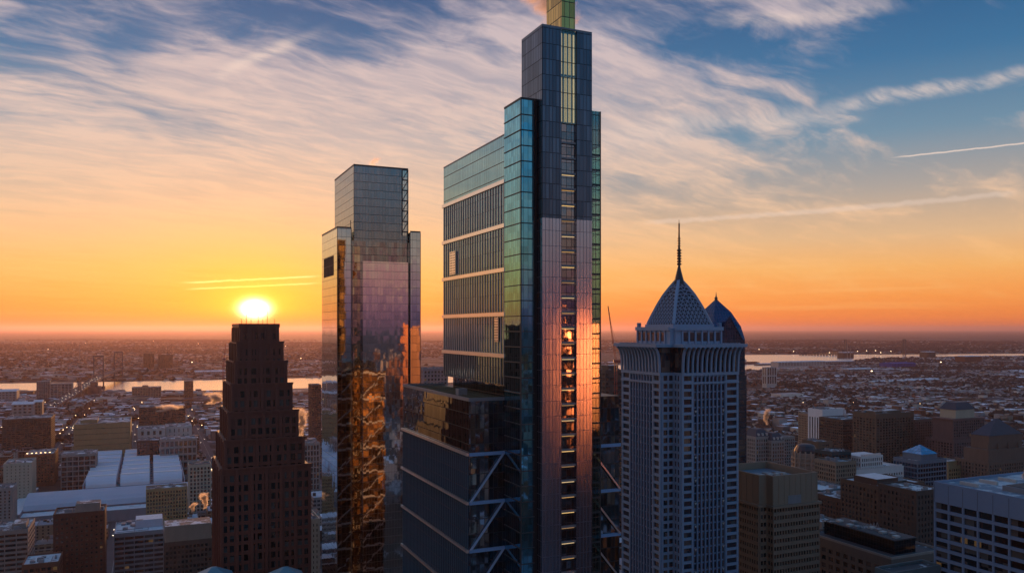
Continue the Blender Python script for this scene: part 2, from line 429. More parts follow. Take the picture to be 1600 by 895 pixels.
RIV_F = [(14000, 9000), (5600, 7050), (4300, 6900), (3150, 6700), (2650, 6700), (1900, 6600), (1500, 5700), (400, 4500), (-500, 3650), (-900, 3480), (-1500, 3260), (-2000, 3130), (-2600, 3010), (-9000, 3300)]
def river():
    m, N, b, P, Nn = mat_base('river_water')
    b.inputs['Base Color'].default_value = (.78, .74, .76, 1); b.inputs['Metallic'].default_value = 1.0; b.inputs['Roughness'].default_value = .22
    x, y, z = N.xyz(P)
    bp = N.new('ShaderNodeBump'); bp.inputs['Strength'].default_value = .15; bp.inputs['Distance'].default_value = 1.0
    N.put(bp, 'Height', N.noise(P, .05, 4, .6)); N.l.new(bp.outputs[0], b.inputs['Normal'])
    r = MB().poly([(a, c, .4) for a, c in RIV_N] + [(a, c, .4) for a, c in RIV_F])
    o = r.build('river', m)
    import bmesh
    bm = bmesh.new(); bm.from_mesh(o.data); bmesh.ops.triangulate(bm, faces=bm.faces[:]); bmesh.ops.recalc_face_normals(bm, faces=bm.faces[:])
    for f in bm.faces:
        if f.normal.z < 0: f.normal_flip()
    bm.to_mesh(o.data); bm.free()
    tag(o, 'pale river catching the sunrise behind the city', None, kind='structure')
river()
RP = RIV_N + RIV_F
def in_river(x, y, m=0):
    c = False; j = len(RP) - 1
    for i in range(len(RP)):
        xi, yi = RP[i]; xj, yj = RP[j]
        if (yi > y) != (yj > y) and x < (xj - xi) * (y - yi) / (yj - yi) + xi: c = not c
        j = i
    return c
def haze():
    m = bpy.data.materials.new('haze_air'); m.use_nodes = True; N = NT(m.node_tree)
    v = N.new('ShaderNodeVolumePrincipled'); o = N.new('ShaderNodeOutputMaterial'); N.l.new(v.outputs[0], o.inputs['Volume'])
    v.inputs['Color'].default_value = (.95, .64, .66, 1); v.inputs['Density'].default_value = HAZE; v.inputs['Anisotropy'].default_value = .56
    h = MB().box(-131000, 131000, -31000, 131000, -1, 480).build('haze', m); tag(h, 'thin morning haze over the city and river', None, kind='stuff')
HAZE = 2.0e-5
haze()
# ================================================================== TALL GLASS TOWER (centre)
ctc_glass = curtain('blue_curtain_glass', (.13, .42, .56), 1.5, 4.6, .10, (.03, .08, .10), jit=.004, rip=.004, hmul=.0, vary=.35)
ctc_side = curtain('side_curtain_glass', (.22, .44, .52), 1.6, 4.6, .14, jit=.002, rip=.003, hmul=.28, vary=.15)
ctc_pod = curtain('podium_glass', (.16, .20, .24), 1.5, 4.6, .14, jit=.008, rip=.006, hmul=.25, vary=.8)
steel_w = solid('white_steel', (.88, .86, .86), .28, .85, var=.08)
steel_g = solid('grey_fin', (.20, .22, .25), .45, .3, var=.1)
fin_w = solid('pale_fin', (.46, .48, .52), .42, .35, var=.1)
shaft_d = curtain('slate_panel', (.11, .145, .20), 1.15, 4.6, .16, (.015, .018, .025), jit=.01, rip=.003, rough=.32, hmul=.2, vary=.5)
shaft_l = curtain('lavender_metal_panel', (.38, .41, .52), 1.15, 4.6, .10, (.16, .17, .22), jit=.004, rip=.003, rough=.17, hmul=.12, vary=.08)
lift_glass = curtain('lift_glass', (.22, .22, .25), 1.7, 2.3, .14, (.03, .03, .035), jit=.012, rip=.02, rough=.05, hmul=.16, vary=.4, ripscale=.6)
def clear_glass(name, tint, op=.45, pw=1.3, ph=4.6):
    m = bpy.data.materials.new(name); m.use_nodes = True; N = NT(m.node_tree)
    o = N.new('ShaderNodeOutputMaterial'); tr = N.new('ShaderNodeBsdfTransparent'); tr.inputs[0].default_value = (*tint, 1)
    gl = N.new('ShaderNodeBsdfGlossy'); gl.inputs[0].default_value = (.8, .9, .95, 1); gl.inputs['Roughness'].default_value = .03
    mx = N.new('ShaderNodeMixShader'); mx.inputs[0].default_value = op
    N.l.new(tr.outputs[0], mx.inputs[1]); N.l.new(gl.outputs[0], mx.inputs[2])
    dk = N.new('ShaderNodeBsdfPrincipled'); dk.inputs['Base Color'].default_value = (.04, .05, .05, 1)
    tc = N.new('ShaderNodeTexCoord'); x, y, z = N.xyz(S(N, tc.outputs['Object'])); nx, ny, nz = N.xyz(S(N, tc.outputs['Normal']))
    s_ = x * N.m('ABSOLUTE', ny) + y * N.m('ABSOLUTE', nx)
    mk = N.m('MAXIMUM', N.m('LESS_THAN', N.m('FRACT', s_ / pw), .12 / pw), N.m('LESS_THAN', N.m('FRACT', z / ph), .2 / ph))
    m2 = N.new('ShaderNodeMixShader'); N.put(m2, 0, mk); N.l.new(mx.outputs[0], m2.inputs[1]); N.l.new(dk.outputs[0], m2.inputs[2])
    N.l.new(m2.outputs[0], o.inputs[0]); return m
lamp_y = emit('lit_panel', (1, .62, .22), 1.15)
def centre_tower():
    Y0 = 240; C = (X(847, Y0), Y0)                                  # shaft's near corner
    root = thing('glass_skyscraper', 'tallest blue glass skyscraper with a dark stepped shaft and a lit lift strip', 'skyscraper', (C[0], C[1], 0))
    zz = lambda py, u, v: Z(py, loc2w(C, u, v)[1])
    us = along(C, Bv, 925)                                          # shaft width
    vb = along(C, Av, 839)                                          # how far the blocks stand back
    vs = along(C, Av, 815)                                          # shaft depth (upper)
    Pb = loc2w(C, 0, vb)
    ub = along(Pb, Bv, 814)                                         # negative: left block corner
    Pc = loc2w(C, ub, vb)
    v1 = vb + along(Pc, Av, 788)                                    # back of the corner block
    v2 = vb + along(Pc, Av, 691)                                    # far end of the long slab
    ur = along(C, Bv, 947)
    zt = zz(40, 0, 0); zb = zz(155, ub, vb); zl = zz(210, ub, v1); zgap = zz(602, ub, v1)
    ua, uc = along(C, Bv, 877), along(C, Bv, 901)
    print('CTC', us, vb, vs, ub, v1, v2, ur, zt, zb, zl, zgap)
    zsplit = zz(340, 0, 0); zlit = zz(192, ua, 0)
    # shaft: two flanks either side of the lift strip
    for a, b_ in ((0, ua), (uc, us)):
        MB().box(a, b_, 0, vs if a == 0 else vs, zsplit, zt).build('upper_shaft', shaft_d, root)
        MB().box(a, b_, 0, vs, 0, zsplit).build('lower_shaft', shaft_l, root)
        rb = MB(); k = a + 1.15
        while k < b_ - .3:
            rb.box(k - .035, k + .035, -.06, 0, 0, zt); k += 1.15
        rb.build('mullion_ribs', steel_g if False else solid('slate_rib', (.16, .18, .24), .4, .4), root)
    MB().box(ua, uc, .9, vs, 0, zlit).build('lift_shaft_glazing', lift_glass, root)
    MB().box(ua, uc, 1.4, vs, zlit, zt + .0).build('lantern_core', shaft_d, root)
    MB().box(ua + .05, uc - .05, .35, .5, zlit, zt).build('lantern_glazing', clear_glass('lantern_glass', (.9, .93, .9), .12, 1.15, 4.6), root)
    nf = 0; z = zz(192, ua, 0) - 6
    while z > 2:
        lo = zz(255, ua, 0)
        nd = MB().box(ua + .02, uc - .02, .3, .9, z, z + .55).build('landing', steel_g, root)
        if z < lo:
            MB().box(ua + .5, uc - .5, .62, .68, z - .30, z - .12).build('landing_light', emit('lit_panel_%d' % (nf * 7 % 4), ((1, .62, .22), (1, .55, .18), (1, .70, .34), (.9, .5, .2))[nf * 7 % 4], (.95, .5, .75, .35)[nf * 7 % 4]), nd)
        z -= 4.6; nf += 1
    # four lit bars high in the lift strip
    w = (uc - ua)
    for k in range(4):
        a = ua + w * (.06 + .25 * k)
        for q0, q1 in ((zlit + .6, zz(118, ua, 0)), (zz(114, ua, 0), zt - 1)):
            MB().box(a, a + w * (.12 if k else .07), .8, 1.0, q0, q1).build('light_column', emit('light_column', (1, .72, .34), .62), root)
    # lantern above the roof line
    l0, l1 = along(C, Bv, 880), uc
    dl = along(loc2w(C, l0, 1), Av, 854)
    gold = clear_glass('crown_glass', (.75, .62, .3), .35, 1.4, 4.6)
    MB().box(l0, l1, 1, 1 + dl, zt, zt + 75).build('crown', curtain('crown_panels', (.62, .42, .14), 1.6, 4.6, .14, jit=.03, rip=.02, rough=.25, hmul=.25, vary=.6), root)
    MB().box(.0, us, 0, .4, zt, zt + .5).box(0, .4, .4, vs, zt, zt + .5).build('parapet', steel_g, root)
    # corner block left
    MB().box(ub, .02, vb, v1, 0, zb).build('corner_block', ctc_glass, root)
    g = MB(); g.box(ub - .15, ub + .15, vb - .15, vb + .15, 0, zb + .6).box(ub, 0, vb - .12, vb, zb, zb + .6).box(ub - .12, ub, vb, v1, zb, zb + .6)
    z = zb - 4.6
    while z > 0: g.box(ub, -.8, vb - .2, vb, z, z + .28).box(ub - .2, ub, vb, v1, z, z + .28); z -= 4.6
    g.build('edge_frame', dark_m, root)
    MB().box(-1.2, -.01, vb - .05, vb - .01, 0, zb).build('reveal', solid('reveal_dark', (.015, .015, .02)), root)
    # long slab behind it
    e = .6
    MB().box(ub + e, us, v1, v2, zgap, zl).build('office_slab', ctc_side, root)
    MB().box(ub + e + 3, us - 2, v1, v2 - 2, 0, zgap).build('sky_lobby', ctc_pod, root)
    t = MB().box(ub + e - .1, ub + e + .4, v1, v2, zl, zl + .5).box(ub + e + .4, us, v2 - .4, v2 + .1, zl, zl + .5).build('slab_parapet', steel_g, root)
    ys = [(283, 321), (352, 378.5), (421, 435.5), (490.5, 492.5), (556, 550.5)]
    zbnd = [zz(p[0], ub + e, v1) for p in ys]
    print('bands', zbnd, [zz(p[1], ub + e, v2) for p in ys])
    for zb_ in zbnd:
        MB().box(ub + e - .75, ub + e, v1, v2 + .2, zb_ - .6, zb_ + .6).build('white_band', steel_w, root)
    dg = curtain('dark_band_glass', (.14, .27, .35), 1.5, 4.6, .05, jit=.004, rough=.06, vary=.5)
    for i, zb_ in enumerate(zbnd):
        zlow = zbnd[i + 1] + .7 if i < 4 else zgap
        MB().box(ub + e - .2, ub + e - .02, v1 + .05, v2 - .05, zlow, zb_ - .7).build('office_glazing', dg, root)
        f = MB(); n = 26; L = v2 - v1; 
        for k in range(n):
            a = v1 + (k + .5) * L / n
            f.box(ub + e - .42, ub + e - .2, a - .21, a + .21, zlow, zb_ - .7)
            for zq in np.arange(zlow + 4.6, zb_ - 2, 4.6): pass
        f.build('fins', fin_w if i < 4 else steel_g, root)
    # little louvre panels
    for (pa, pb, qa, qb) in ((703, 712, 392, 428), (773, 779, 496, 534)):
        va = vb + along(Pc, Av, pb); vz = vb + along(Pc, Av, pa)
        z1_, z0_ = zz(qa, ub, va), zz(qb, ub, va)
        p = MB().box(ub + e - .75, ub + e - .6, va, vz, z0_, z1_).build('louvre_panel', steel_w, root)
        h = MB()
        for i in range(4):
            for j in range(9):
                if (j < 5 or i != 9): h.box(ub + e - .8, ub + e - .75, va + (vz - va) * (i + .25) / 4, va + (vz - va) * (i + .7) / 4, z0_ + (z1_ - z0_) * (j + .3) / 9, z0_ + (z1_ - z0_) * (j + .7) / 9)
        h.build('louvre_openings', dark_m, p)
    # right side: open glazed corner you can see the sky through
    ztr = zz(172, us, vb)
    MB().box(us + .02, us + (ur - us) * .35, vb, vb + 8, 0, ztr).build('right_block', ctc_glass, root)
    cg = clear_glass('corner_clear_glass', (.58, .78, .76), .14, (ur - us) * .65 / 3.02, 4.6)
    MB().box(us + (ur - us) * .35, ur, vb, vb + .1, 0, ztr).box(ur - .1, ur, vb + .1, vb + 7, 0, ztr).build('clear_corner', cg, root)
    fr = MB(); z = ztr - 4.6 * 3
    MB().box(us + (ur - us) * .35 + .02, ur - .12, vb + .12, vb + 7, ztr - 11, ztr - .1).build('plant_screen', ctc_glass, root)
    while z > 4: fr.box(us + (ur - us) * .35, ur + .1, vb - .1, vb + 3.5, z, z + .5); z -= 4.6
    fr.box(ur - .15, ur + .15, vb - .15, vb + .15, 0, ztr)
    fr.build('floor_slabs', dark_m, root)
    # rear face (seen mirrored in the other tower)
    rg = curtain('rear_sunglow_glass', (.030, .017, .008), 3.2, 4.6, .3, jit=.07, rip=.03, rough=.26, hmul=.5, vary=1.6)  # golden tint stands in for sunrise glow on the rear face
    MB().box(ub + e, us, v2, v2 + .1, zgap, zl).build('rear_glazing', rg, root)
    MB().box(4, 40, v2 + 3, v2 + 20, 0, 182).build('added_rear_wing', ctc_pod, root)  # unseen wing added to spread amber reflections over the left tower
    MB().box(4.2, 39.8, v2 + 20, v2 + 20.1, 0, 181.8).build('rear_glazing', rg, root)
    for k in range(11):
        z = 180 - k * 16.5
        MB().box(4, 40, v2 + 20.1, v2 + 20.8, z - .6, z + .6).build('rear_band', steel_g, root)
        for j in range(2): MB().bar((5 + 18 * j, v2 + 20.6, z - 16), (22 + 18 * j, v2 + 20.6, z - 1), 1.0, .6).build('added_wing_brace', steel_g, root)
    # ---------------- podium with bracing
    Pf = loc2w(C, ub, v1)
    up = ub + along(Pf, Bv, 733)
    Pp = loc2w(C, up, v1); vp = v1 + along(Pp, Av, 630)
    zpod = zz(627, up, v1); upr = along(loc2w(C, 0, v1), Bv, 968)
    zbs = [zz(p, up, v1) for p in (710, 786, 861)]; fl = zbs[0] - zbs[1]
    while zbs[-1] > fl: zbs.append(zbs[-1] - fl)
    print('POD', up, vp, zpod, upr, zbs)
    claim(C, up, upr, 0, vp)
    MB().box(up, upr, v1 + .02, vp, 0, zpod).build('podium', ctc_pod, root)
    ps = MB().box(up - .15, up + .5, v1 - .1, vp + .1, zpod, zpod + 1).box(up + .5, ub, v1 - .1, v1 + .4, zpod, zpod + 1).box(up + .5, ub + 5, vp - .5, vp, zpod, zpod + 1)
    ps.build('podium_parapet', steel_g, root)
    MB().box(up + .5, ub + e + 2.9, v1 + .4, vp - .5, zpod, zpod + .15).build('green_roof', solid('winter_sedum', (.06, .055, .025), 1, var=.5, nscale=.3), root)
    gr = MB()
    for k in np.arange(v1 + 3, vp - 3, 3.2): gr.box(up + 2, ub - .5, k, k + .18, zpod + .2, zpod + .4)
    for k in np.arange(up + 2, ub - 1, 3.2): gr.box(k, k + .18, v1 + 3, vp - 3, zpod + .41, zpod + .55)
    gr.build('roof_trellis', solid('trellis', (.16, .14, .09)), root)
    MB().box(up + 4, up + 7, v1 + 20, v1 + 23, zpod + .15, zpod + 2.4).build('roof_vent', M_plant, root)
    pf = solid('blue_grey_fin', (.07, .15, .22), .5, .1, var=.08)
    pg = curtain('podium_band_glass', (.14, .24, .32), 1.6, 4.6, .06, jit=.006, rough=.06, hmul=.35, vary=.5)
    blue_s = solid('blue_band', (.22, .42, .72), .45, .2, var=.08)
    for i, zq in enumerate(zbs):
        MB().box(up - .9, up - .25, v1 - .3, vp + .4, zq - .42, zq + .42).build('white_band', steel_w, root)
        MB().box(up + .02, ub - .02, v1 - .45, v1, zq - .5, zq + .5).build('blue_band', blue_s, root)
        MB().box(us + 1, upr + .3, v1 - .45, v1, zq - .5 + (0 if i else 0), zq + .5).build('blue_band', blue_s, root)
        zn = zbs[i + 1] if i + 1 < len(zbs) else 0
        MB().box(up - .12, up - .02, v1, vp, zn + .55, zq - .55).build('podium_glazing', pg, root)
        f = MB(); n = 40; L = vp - v1
        for k in range(n):
            a = v1 + (k + .5) * L / n; f.box(up - .45, up - .12, a - .10, a + .10, zn + .55, zq - .55)
        f.build('fins', pf, root)
        if zn > 0 or True:
            b1 = MB().bar((up + .3, v1 - .6, zn + .4), (ub - .6, v1 - .6, zq - .3), .62, .5).build('brace', solid('pale_brace', (.30, .42, .62), .5, var=.1), root)
            MB().bar((upr - .3, v1 - .6, zn + .4 + fl * .0), (upr - (ub - up), v1 - .6, zq - .3), .6, .5).build('brace', steel_w, root)
        c = MB()
        for k in range(3): c.box(up + .6, up + 2.3, v1 - .1, v1 - .02, zn + fl * (k + .12) / 3, zn + fl * (k + .8) / 3)
        c.build('teal_pane', teal_g, root)
    # rear bracing for the podium's back
    for i, zq in enumerate(zbs): MB().box(up, upr, vp, vp + .4, zq - .5, zq + .5).build('rear_band', steel_g, root)
    for k in range(5):
        tag(None, None, None) if False else None
    return root
centre_tower()

# ================================================================== SECOND GLASS TOWER (left)
def left_tower():
    Y0 = 430; C = (X(553, Y0), Y0)
    root = thing('glass_skyscraper', 'silvery glass skyscraper with a slimmer box on top, right of the sun', 'skyscraper', (C[0], C[1], 0))
    zz = lambda py, u, v: Z(py, loc2w(C, u, v)[1])
    ur = along(C, Bv, 637.5); vd = along(C, Av, 523)
    zt = zz(259, 0, 0)
    # outer shoulders stand proud towards us
    vf = -3.0
    P = loc2w(C, 0, vf); ul = along(P, Bv, 527); uli = along(P, Bv, 549)
    Pl = loc2w(C, ul, vf); vl = vf + along(Pl, Av, 503); zs = zz(356, ul, vf)
    uri = along(P, Bv, 641); urr = along(P, Bv, 657); zr = zz(363, uri, vf)
    print('CC', ur, vd, zt, ul, uli, vl, zs, uri, urr)
    claim(C, ul, urr, vf, vl)
    gA = curtain('silver_glass', (.42, .50, .54), 1.55, 4.3, .08, jit=.003, rip=.003, hmul=.16, vary=.18)
    gD = curtain('dark_mirror_glass', (.26, .27, .28), 1.55, 4.3, .08, jit=.010, rip=.016, hmul=.22, vary=.4)
    gP = curtain('pale_mirror_panel', (.74, .70, .68), 1.55, 4.3, .06, (.18, .17, .16), jit=.004, rip=.006, hmul=.16, vary=.08)
    gT = curtain('top_glass', (.20, .25, .30), 1.55, 4.3, .08, jit=.003, rip=.003, rough=.06, hmul=.22, vary=.2)
    gS = curtain('shoulder_glass', (.50, .62, .68), 2.4, 4.3, .08, jit=.003, rip=.002, hmul=.16, vary=.12)
    gG = curtain('glow_mirror_glass', (.42, .36, .26), 1.55, 4.3, .08, jit=.02, rip=.03, hmul=.22, vary=.5)  # warm tint paints an orange sun reflection into the strip
    MB().box(0, ur, 0, vd, zs - 6, zt).build('upper_box', gT, root)
    MB().box(ul, uli, vf, vl, 0, zs).build('left_shoulder', gS, root)
    MB().box(uli, uri, -.1, vl, 0, zs - 6).build('main_shaft', gD, root)
    MB().box(uri, urr, vf, vl, 0, zr).build('right_shoulder', gS, root)
    # glazed reveal beside the pale panel
    a, b_ = along(C, Bv, 566), along(C, Bv, 637.0)
    zp = zz(408, a, 0)
    MB().box(a, b_, -1.2, -.12, 0, zp).build('mirror_panel', gP, root)
    MB().box(along(C, Bv, 551), a - 1.2, -.6, -.12, 0, zz(385, 0, 0)).build('painted_glow_reveal', gG, root)
    # top edge frame and open right bay with bracing
    f = MB().box(-.1, ur + .1, -.1, .5, zt, zt + .9).box(-.1, .5, .5, vd, zt, zt + .9).box(-.12, .12, -.12, .12, zs - 5, zt)
    f.build('parapet', dark_m, root)
    br = MB(); w0 = along(C, Bv, 628.5)
    br.box(w0 - .25, w0 + .15, -.5, 0, zs - 2, zt).box(ur - .3, ur + .1, -.5, 0, zs - 2, zt)
    n = 6; h = (zt - zs) / n
    for k in range(n + 1): br.box(w0, ur, -.5, 0, zs + k * h - .3, zs + k * h + .3)
    for k in range(n): br.bar((w0, -.3, zs + k * h), (ur, -.3, zs + (k + 1) * h), .35)
    br.build('open_bracing', dark_m, root)
    MB().box(w0 + .2, ur - .3, -.08, -.02, zs - 2, zt - .5).build('open_bay_glazing', curtain('bright_bay_glass', (.62, .66, .62), 1.2, 4.3, .1, jit=.004, vary=.2), root)
    # square opening in the left flank
    va, vb_ = vf + along(Pl, Av, 521), vf + along(Pl, Av, 506.5)
    z1, z0 = zz(399, ul, va), zz(430, ul, va)
    o = MB().box(ul - .12, ul - .02, va, vb_, z0, z1).build('flank_opening', solid('opening_dark', (.02, .015, .012)), root)
    g = MB()
    for k in range(4): g.box(ul - .2, ul - .12, va + (vb_ - va) * k / 3 - .1, va + (vb_ - va) * k / 3 + .1, z0, z1)
    g.box(ul - .24, ul - .2, va, vb_, (z0 + z1) / 2, (z0 + z1) / 2 + .3); g.build('opening_frame', dark_m, o)
    e = MB()
    for u_, z_ in ((ul, zs), (uli, zs), (uri, zr), (urr, zr)): e.box(u_ - .12, u_ + .12, vf - .12, vf + .12, 0, z_)
    e.box(ul, uli, vf - .1, vf + .3, zs, zs + .8).box(ul - .1, ul + .3, vf + .3, vl, zs, zs + .8).box(uri, urr, vf - .1, vf + .3, zr, zr + .8)
    e.build('edge_frame', dark_m, root)
    MB().box(uli - 1, -.02, .5, vd, zs - 6, zs - 5.9).build('terrace', M_plant, root)
    # service mast on the shoulder
    MB().box(ul + 8, ul + 8.3, 2, 2.3, zs, zs + 5).build('mast', dark_m, root)
left_tower()

# ================================================================== RED GRANITE STEPPED TOWER
def granite_tower():
    Y0 = 330
    gran = solid('red_granite', (.19, .065, .045), .5, var=.18, nscale=.15)
    gran2 = solid('red_granite_dark', (.13, .055, .04), .45, var=.18, nscale=.15)
    gw = pane_mat('granite_tower_glass', (.012, .010, .010), rough=.12)
    C = (X(405, Y0), Y0)
    root = thing('granite_skyscraper', 'stepped red granite skyscraper with the sun rising behind its flat top', 'skyscraper', (C[0], C[1], 0))
    # tier list: left px, right px, top py of the front face, how far the front stands towards us
    T = [(374, 436, 510, 4.8), (370, 443, 535, 4.0), (366, 449, 565, 3.2), (361, 457, 600, 2.4), (356, 466.5, 643, 1.6), (350, 476, 686, .8), (344, 486, 730, 0)]
    body = MB(); core = MB(); wins = []
    prev = None; n = len(T)
    fh = 4.0
    for i, (a, b_, t, off) in enumerate(T):
        P = loc2w(C, 0, off); u0 = along(P, Bv, a); u1 = along(P, Bv, b_); z1 = Z(t, P[1])
        dep = (u1 - u0)
        va, vb_ = off, 12 + 16 + (12 - off)
        zlo = 0
        core.box(u0 + .6, u1 - .6, va + .6, vb_, 0, z1)
        if i == 0: top = (u0, u1, va, vb_, z1)
        # visible flanks only: ring of facade on each tier
        pu0, pu1 = (prev if prev else (None, None))
        ztop = z1
        def fac(side, p0, p1, off_, zA, zB):
            facade(body, wins, side, p0, p1, zA, zB, off_, fh, 2.9, 1.25, 1.7, .6, 3.0)
        facade(body, wins, 'f', u0, u1, 0 if i == n - 1 else max(0, Z(T[i + 1][2], P[1]) - 6), z1, va + .6, fh, 2.8, 1.0, 1.4, .6, 2.6)
        facade(body, wins, 'l', va + .6, vb_, 0 if i == n - 1 else max(0, Z(T[i + 1][2], P[1]) - 6), z1, u0 + .6, fh, 2.6, 1.0, 1.7, .6, 2.6)
        zlow_ = 0 if i == n - 1 else max(0, Z(T[i + 1][2], P[1]) - 6)
        nb_ = max(4, int((u1 - u0) / 5.6))
        for k in range(nb_ + 1):
            a_ = u0 + (u1 - u0 - 1.3) * k / nb_; body.box(a_, a_ + 1.3, va - .5, va - .003, zlow_, z1 - .4)
        for k in range(5):
            a_ = va + 2 + (vb_ - va - 4) * k / 4; body.box(u0 - .5, u0 - .003, a_, a_ + 1.3, zlow_, z1 - .4)
        body.box(u0 - .25, u1 + .25, va - .62, va - .1, z1 - .38, z1 + .5)
        prev = (u0, u1)
        if i == n - 1: claim(C, u0, u1, va, vb_)
    core.build('core', gran2, root)
    body.build('wall', gran, root)
    win_parts(root, wins, gw, 100)
    # tall central ribs climbing the front of the upper tiers
    u0, u1, va, vb_, z1 = top
    rb = MB()
    for k in range(7):
        a = u0 + (u1 - u0) * (k + .5) / 7; rb.box(a - .35, a + .35, va - .9, va, Z(620, 330), z1 + (.8 if k in (1, 5) else .2))
    rb.box(u0 - .3, u1 + .3, va - .3, vb_, z1, z1 + 1.2)
    rb.build('crown_ribs', gran, root)
    for k in range(7):
        a = u0 + (u1 - u0) * (.08 + .14 * k); h = (2, 5, 2.5, 4, 2, 5.5, 2)[k]
        MB().lathe(a, va + 4 + (k % 3) * 3, [(.12, z1 + 1.2), (.06, z1 + 1.2 + h)], 6).build('mast', dark_m, root)
granite_tower()

# ================================================================== PYRAMID-TOPPED GRANITE TOWER
def pyramid_tower():
    Y0 = 400; C = (X(1044, Y0), Y0)
    blue_g = solid('pale_blue_granite', (.24, .36, .52), .5, .1, var=.12, nscale=.1)
    blue_d = solid('blue_granite_rib', (.17, .27, .42), .5, .1, var=.12)
    gw = pane_mat('pyramid_tower_glass', (.015, .022, .035), lit=.002)
    root = thing('pyramid_skyscraper', 'pale blue-grey stone skyscraper with a lattice pyramid roof and tall needle spire', 'skyscraper', (C[0], C[1], 0))
    zz = lambda py, u, v: Z(py, loc2w(C, u, v)[1])
    uR = along(C, Bv, 1153); vL = along(C, Av, 971)
    nu, nv = along(C, Bv, 1066), along(C, Av, 1031)
    W = max(uR, vL); print('MELLON', uR, vL, nu, nv)
    uR = vL = W
    claim(C, 0, W, 0, W)
    zc = zz(543, 0, 0); zband = zz(588, 0, 0); zcor = zz(546, 0, 0)
    core = MB().box(nu, W - 1, 1, W - 1, 0, zc).box(1, nu, nv, W - 1, 0, zc)
    core.build('core', gw, root)
    fh = 3.9; body = MB(); wins = []; ribs = MB(); lad = MB()
    e = 8.5
    def ladder(side, a0, a1, off, z1):
        facade(lad, wins, side, a0, a1, 0, z1, off, fh, (a1 - a0), 1.1, 1.35, .9, 0)
        # mid rails: white double lines between floors
        nf = int(z1 / fh); zb = z1 - nf * fh
    for side, st in (('f', nu), ('l', nv)):
        ladder(side, st, st + e * .82, 1.0, zband); ladder(side, W - e, W, 1.0, zband)
        a0, a1 = st + e * .82, W - e; n = 8
        for k in range(n + 1):
            a = a0 + (a1 - a0) * k / n; w = .42 if 0 < k < n else .3
            if side == 'f': ribs.box(a - w, a + w, .1, 1, 0, zband)
            else: ribs.box(.1, 1, a - w, a + w, 0, zband)
        nf = int(zband / fh)
        for k in range(nf):
            z = zband - k * fh
            if side == 'f': ribs.box(a0, a1, .7, 1, z - .8, z - .1)
            else: ribs.box(.7, 1, a0, a1, z - .8, z - .1)
    # notch faces
    facade(lad, wins, 'f', 1, nu, 0, zband, nv, fh, nu / 2, .8, 1.35, .6, 0)
    facade(lad, wins, 'l', 1.0, nv - .6, 0, zband, nu, fh, nv / 2, .8, 1.35, .6, 0)
    lad.build('window_ladder', blue_g, root); ribs.build('pier', blue_d, root)
    win_parts(root, wins, gw, 100)
    # little diamond shields down the ladders
    sh = MB()
    for k in range(14):
        z = zband - 18 - k * 11.5
        if z < 5: break
        for a in (nu + e * .82 + 1.2, W - e - 1.2):
            sh.poly([(a - .8, -.1, z + .6), (a, -.1, z - .7), (a + .8, -.1, z + .6)])
    sh.build('shield', stone_w, root)
    # belt course, flared storey and cornice
    def ring(mb, g, z0, z1):
        mb.box(nu - g, W + g, -g, .9, z0, z1).box(-g, .9, nv - g, W + g, z0, z1)
        mb.box(.9, nu - g, nv - g, nv + .9, z0, z1).box(nu - g, nu + .9, .9, nv - g, z0, z1)
    b = MB(); ring(b, .15, zband, zband + 1.5); ring(b, .15, zband - 4.2, zband - 3.2); b.build('belt_course', blue_g, root)
    fl = MB(); ht = zc - zband - 1.5
    fl2 = MB()
    def flare(side, a, w):
        pts = [(0, 0), (.1, .35), (.5, .65), (1.5, .88), (3.0, 1.0)]
        for (d0, t0), (d1, t1) in zip(pts[:-1], pts[1:]):
            z0, z1 = zband + 1.5 + t0 * ht, zband + 1.5 + t1 * ht
            if side == 'f': fl.bar((a, 1 - d0 - .9, z0), (a, 1 - d1 - .9, z1), w, 1.0)
            else: fl2.bar((1 - d0 - .9, a, z0), (1 - d1 - .9, a, z1), w, 1.0)
    for side, st in (('f', nu), ('l', nv)):
        n = 12
        for k in range(n + 1): flare(side, st + .5 + (W - st - 1) * k / n, 1.1)
    fl.build('flared_storey', blue_g, root); fl2.build('flared_storey', blue_g, root)
    c = MB(); g = 3.1
    c.box(nu - 1.5, W + g, -g, 5, zc, zc + 1.6).box(-g, nu - 1.5, nv - 1.5, W + g, zc, zc + 1.6).box(nu - 1.5, W + g, 5, W + g, zc, zc + 1.6)
    nt = int(W / 2.2)
    for k in range(nt): c.box(nu + k * 2.2 * .82, nu + k * 2.2 * .82 + .9, -g - .1, -g + .6, zc + 1.6, zc + 2.1); c.box(-g - .1, -g + .6, nv + k * 2.2 * .82, nv + k * 2.2 * .82 + .9, zc + 1.6, zc + 2.1)
    c.build('cornice', blue_g, root)
    MB().box(1, nu, 1, nv, zband - 30, zband - 29.6).build('notch_terrace', blue_d, root) if False else None
    # upper storey block
    t0 = 5.8; z1 = zz(513, t0, t0); U = MB(); uw = []
    U.box(nu + .5, W - t0, t0 + .6, W - t0, zc + 1.6, z1).box(t0 + .6, nu + .5, nv + .5, W - t0, zc + 1.6, z1)
    zb = zc + 1.6
    def cols(side, a0, a1, off):
        n = 6; bw = (a1 - a0) / n
        for k in range(n + 1):
            a = a0 + k * bw
            if side == 'f': U.box(a - .45, a + .45, off - .6, off, zb, z1 - 1)
            else: U.box(off - .6, off, a - .45, a + .45, zb, z1 - 1)
        for k in range(n): uw.append((side, a0 + k * bw + .6, zb + 1.4, bw - 1.2, z1 - zb - 3.4, off))
    cols('f', nu + 4.5, W - t0 - .5, t0 + .6); cols('l', nv + 4.5, W - t0 - .5, t0 + .6)
    U.box(nu + .2, W - t0 + .5, t0 - .5, t0 + .6, z1 - 1, z1 + .8).box(t0 - .5, t0 + .6, nv + .2, W - t0 + .5, z1 - 1, z1 + .8)
    U.build('attic_storey', blue_g, root)
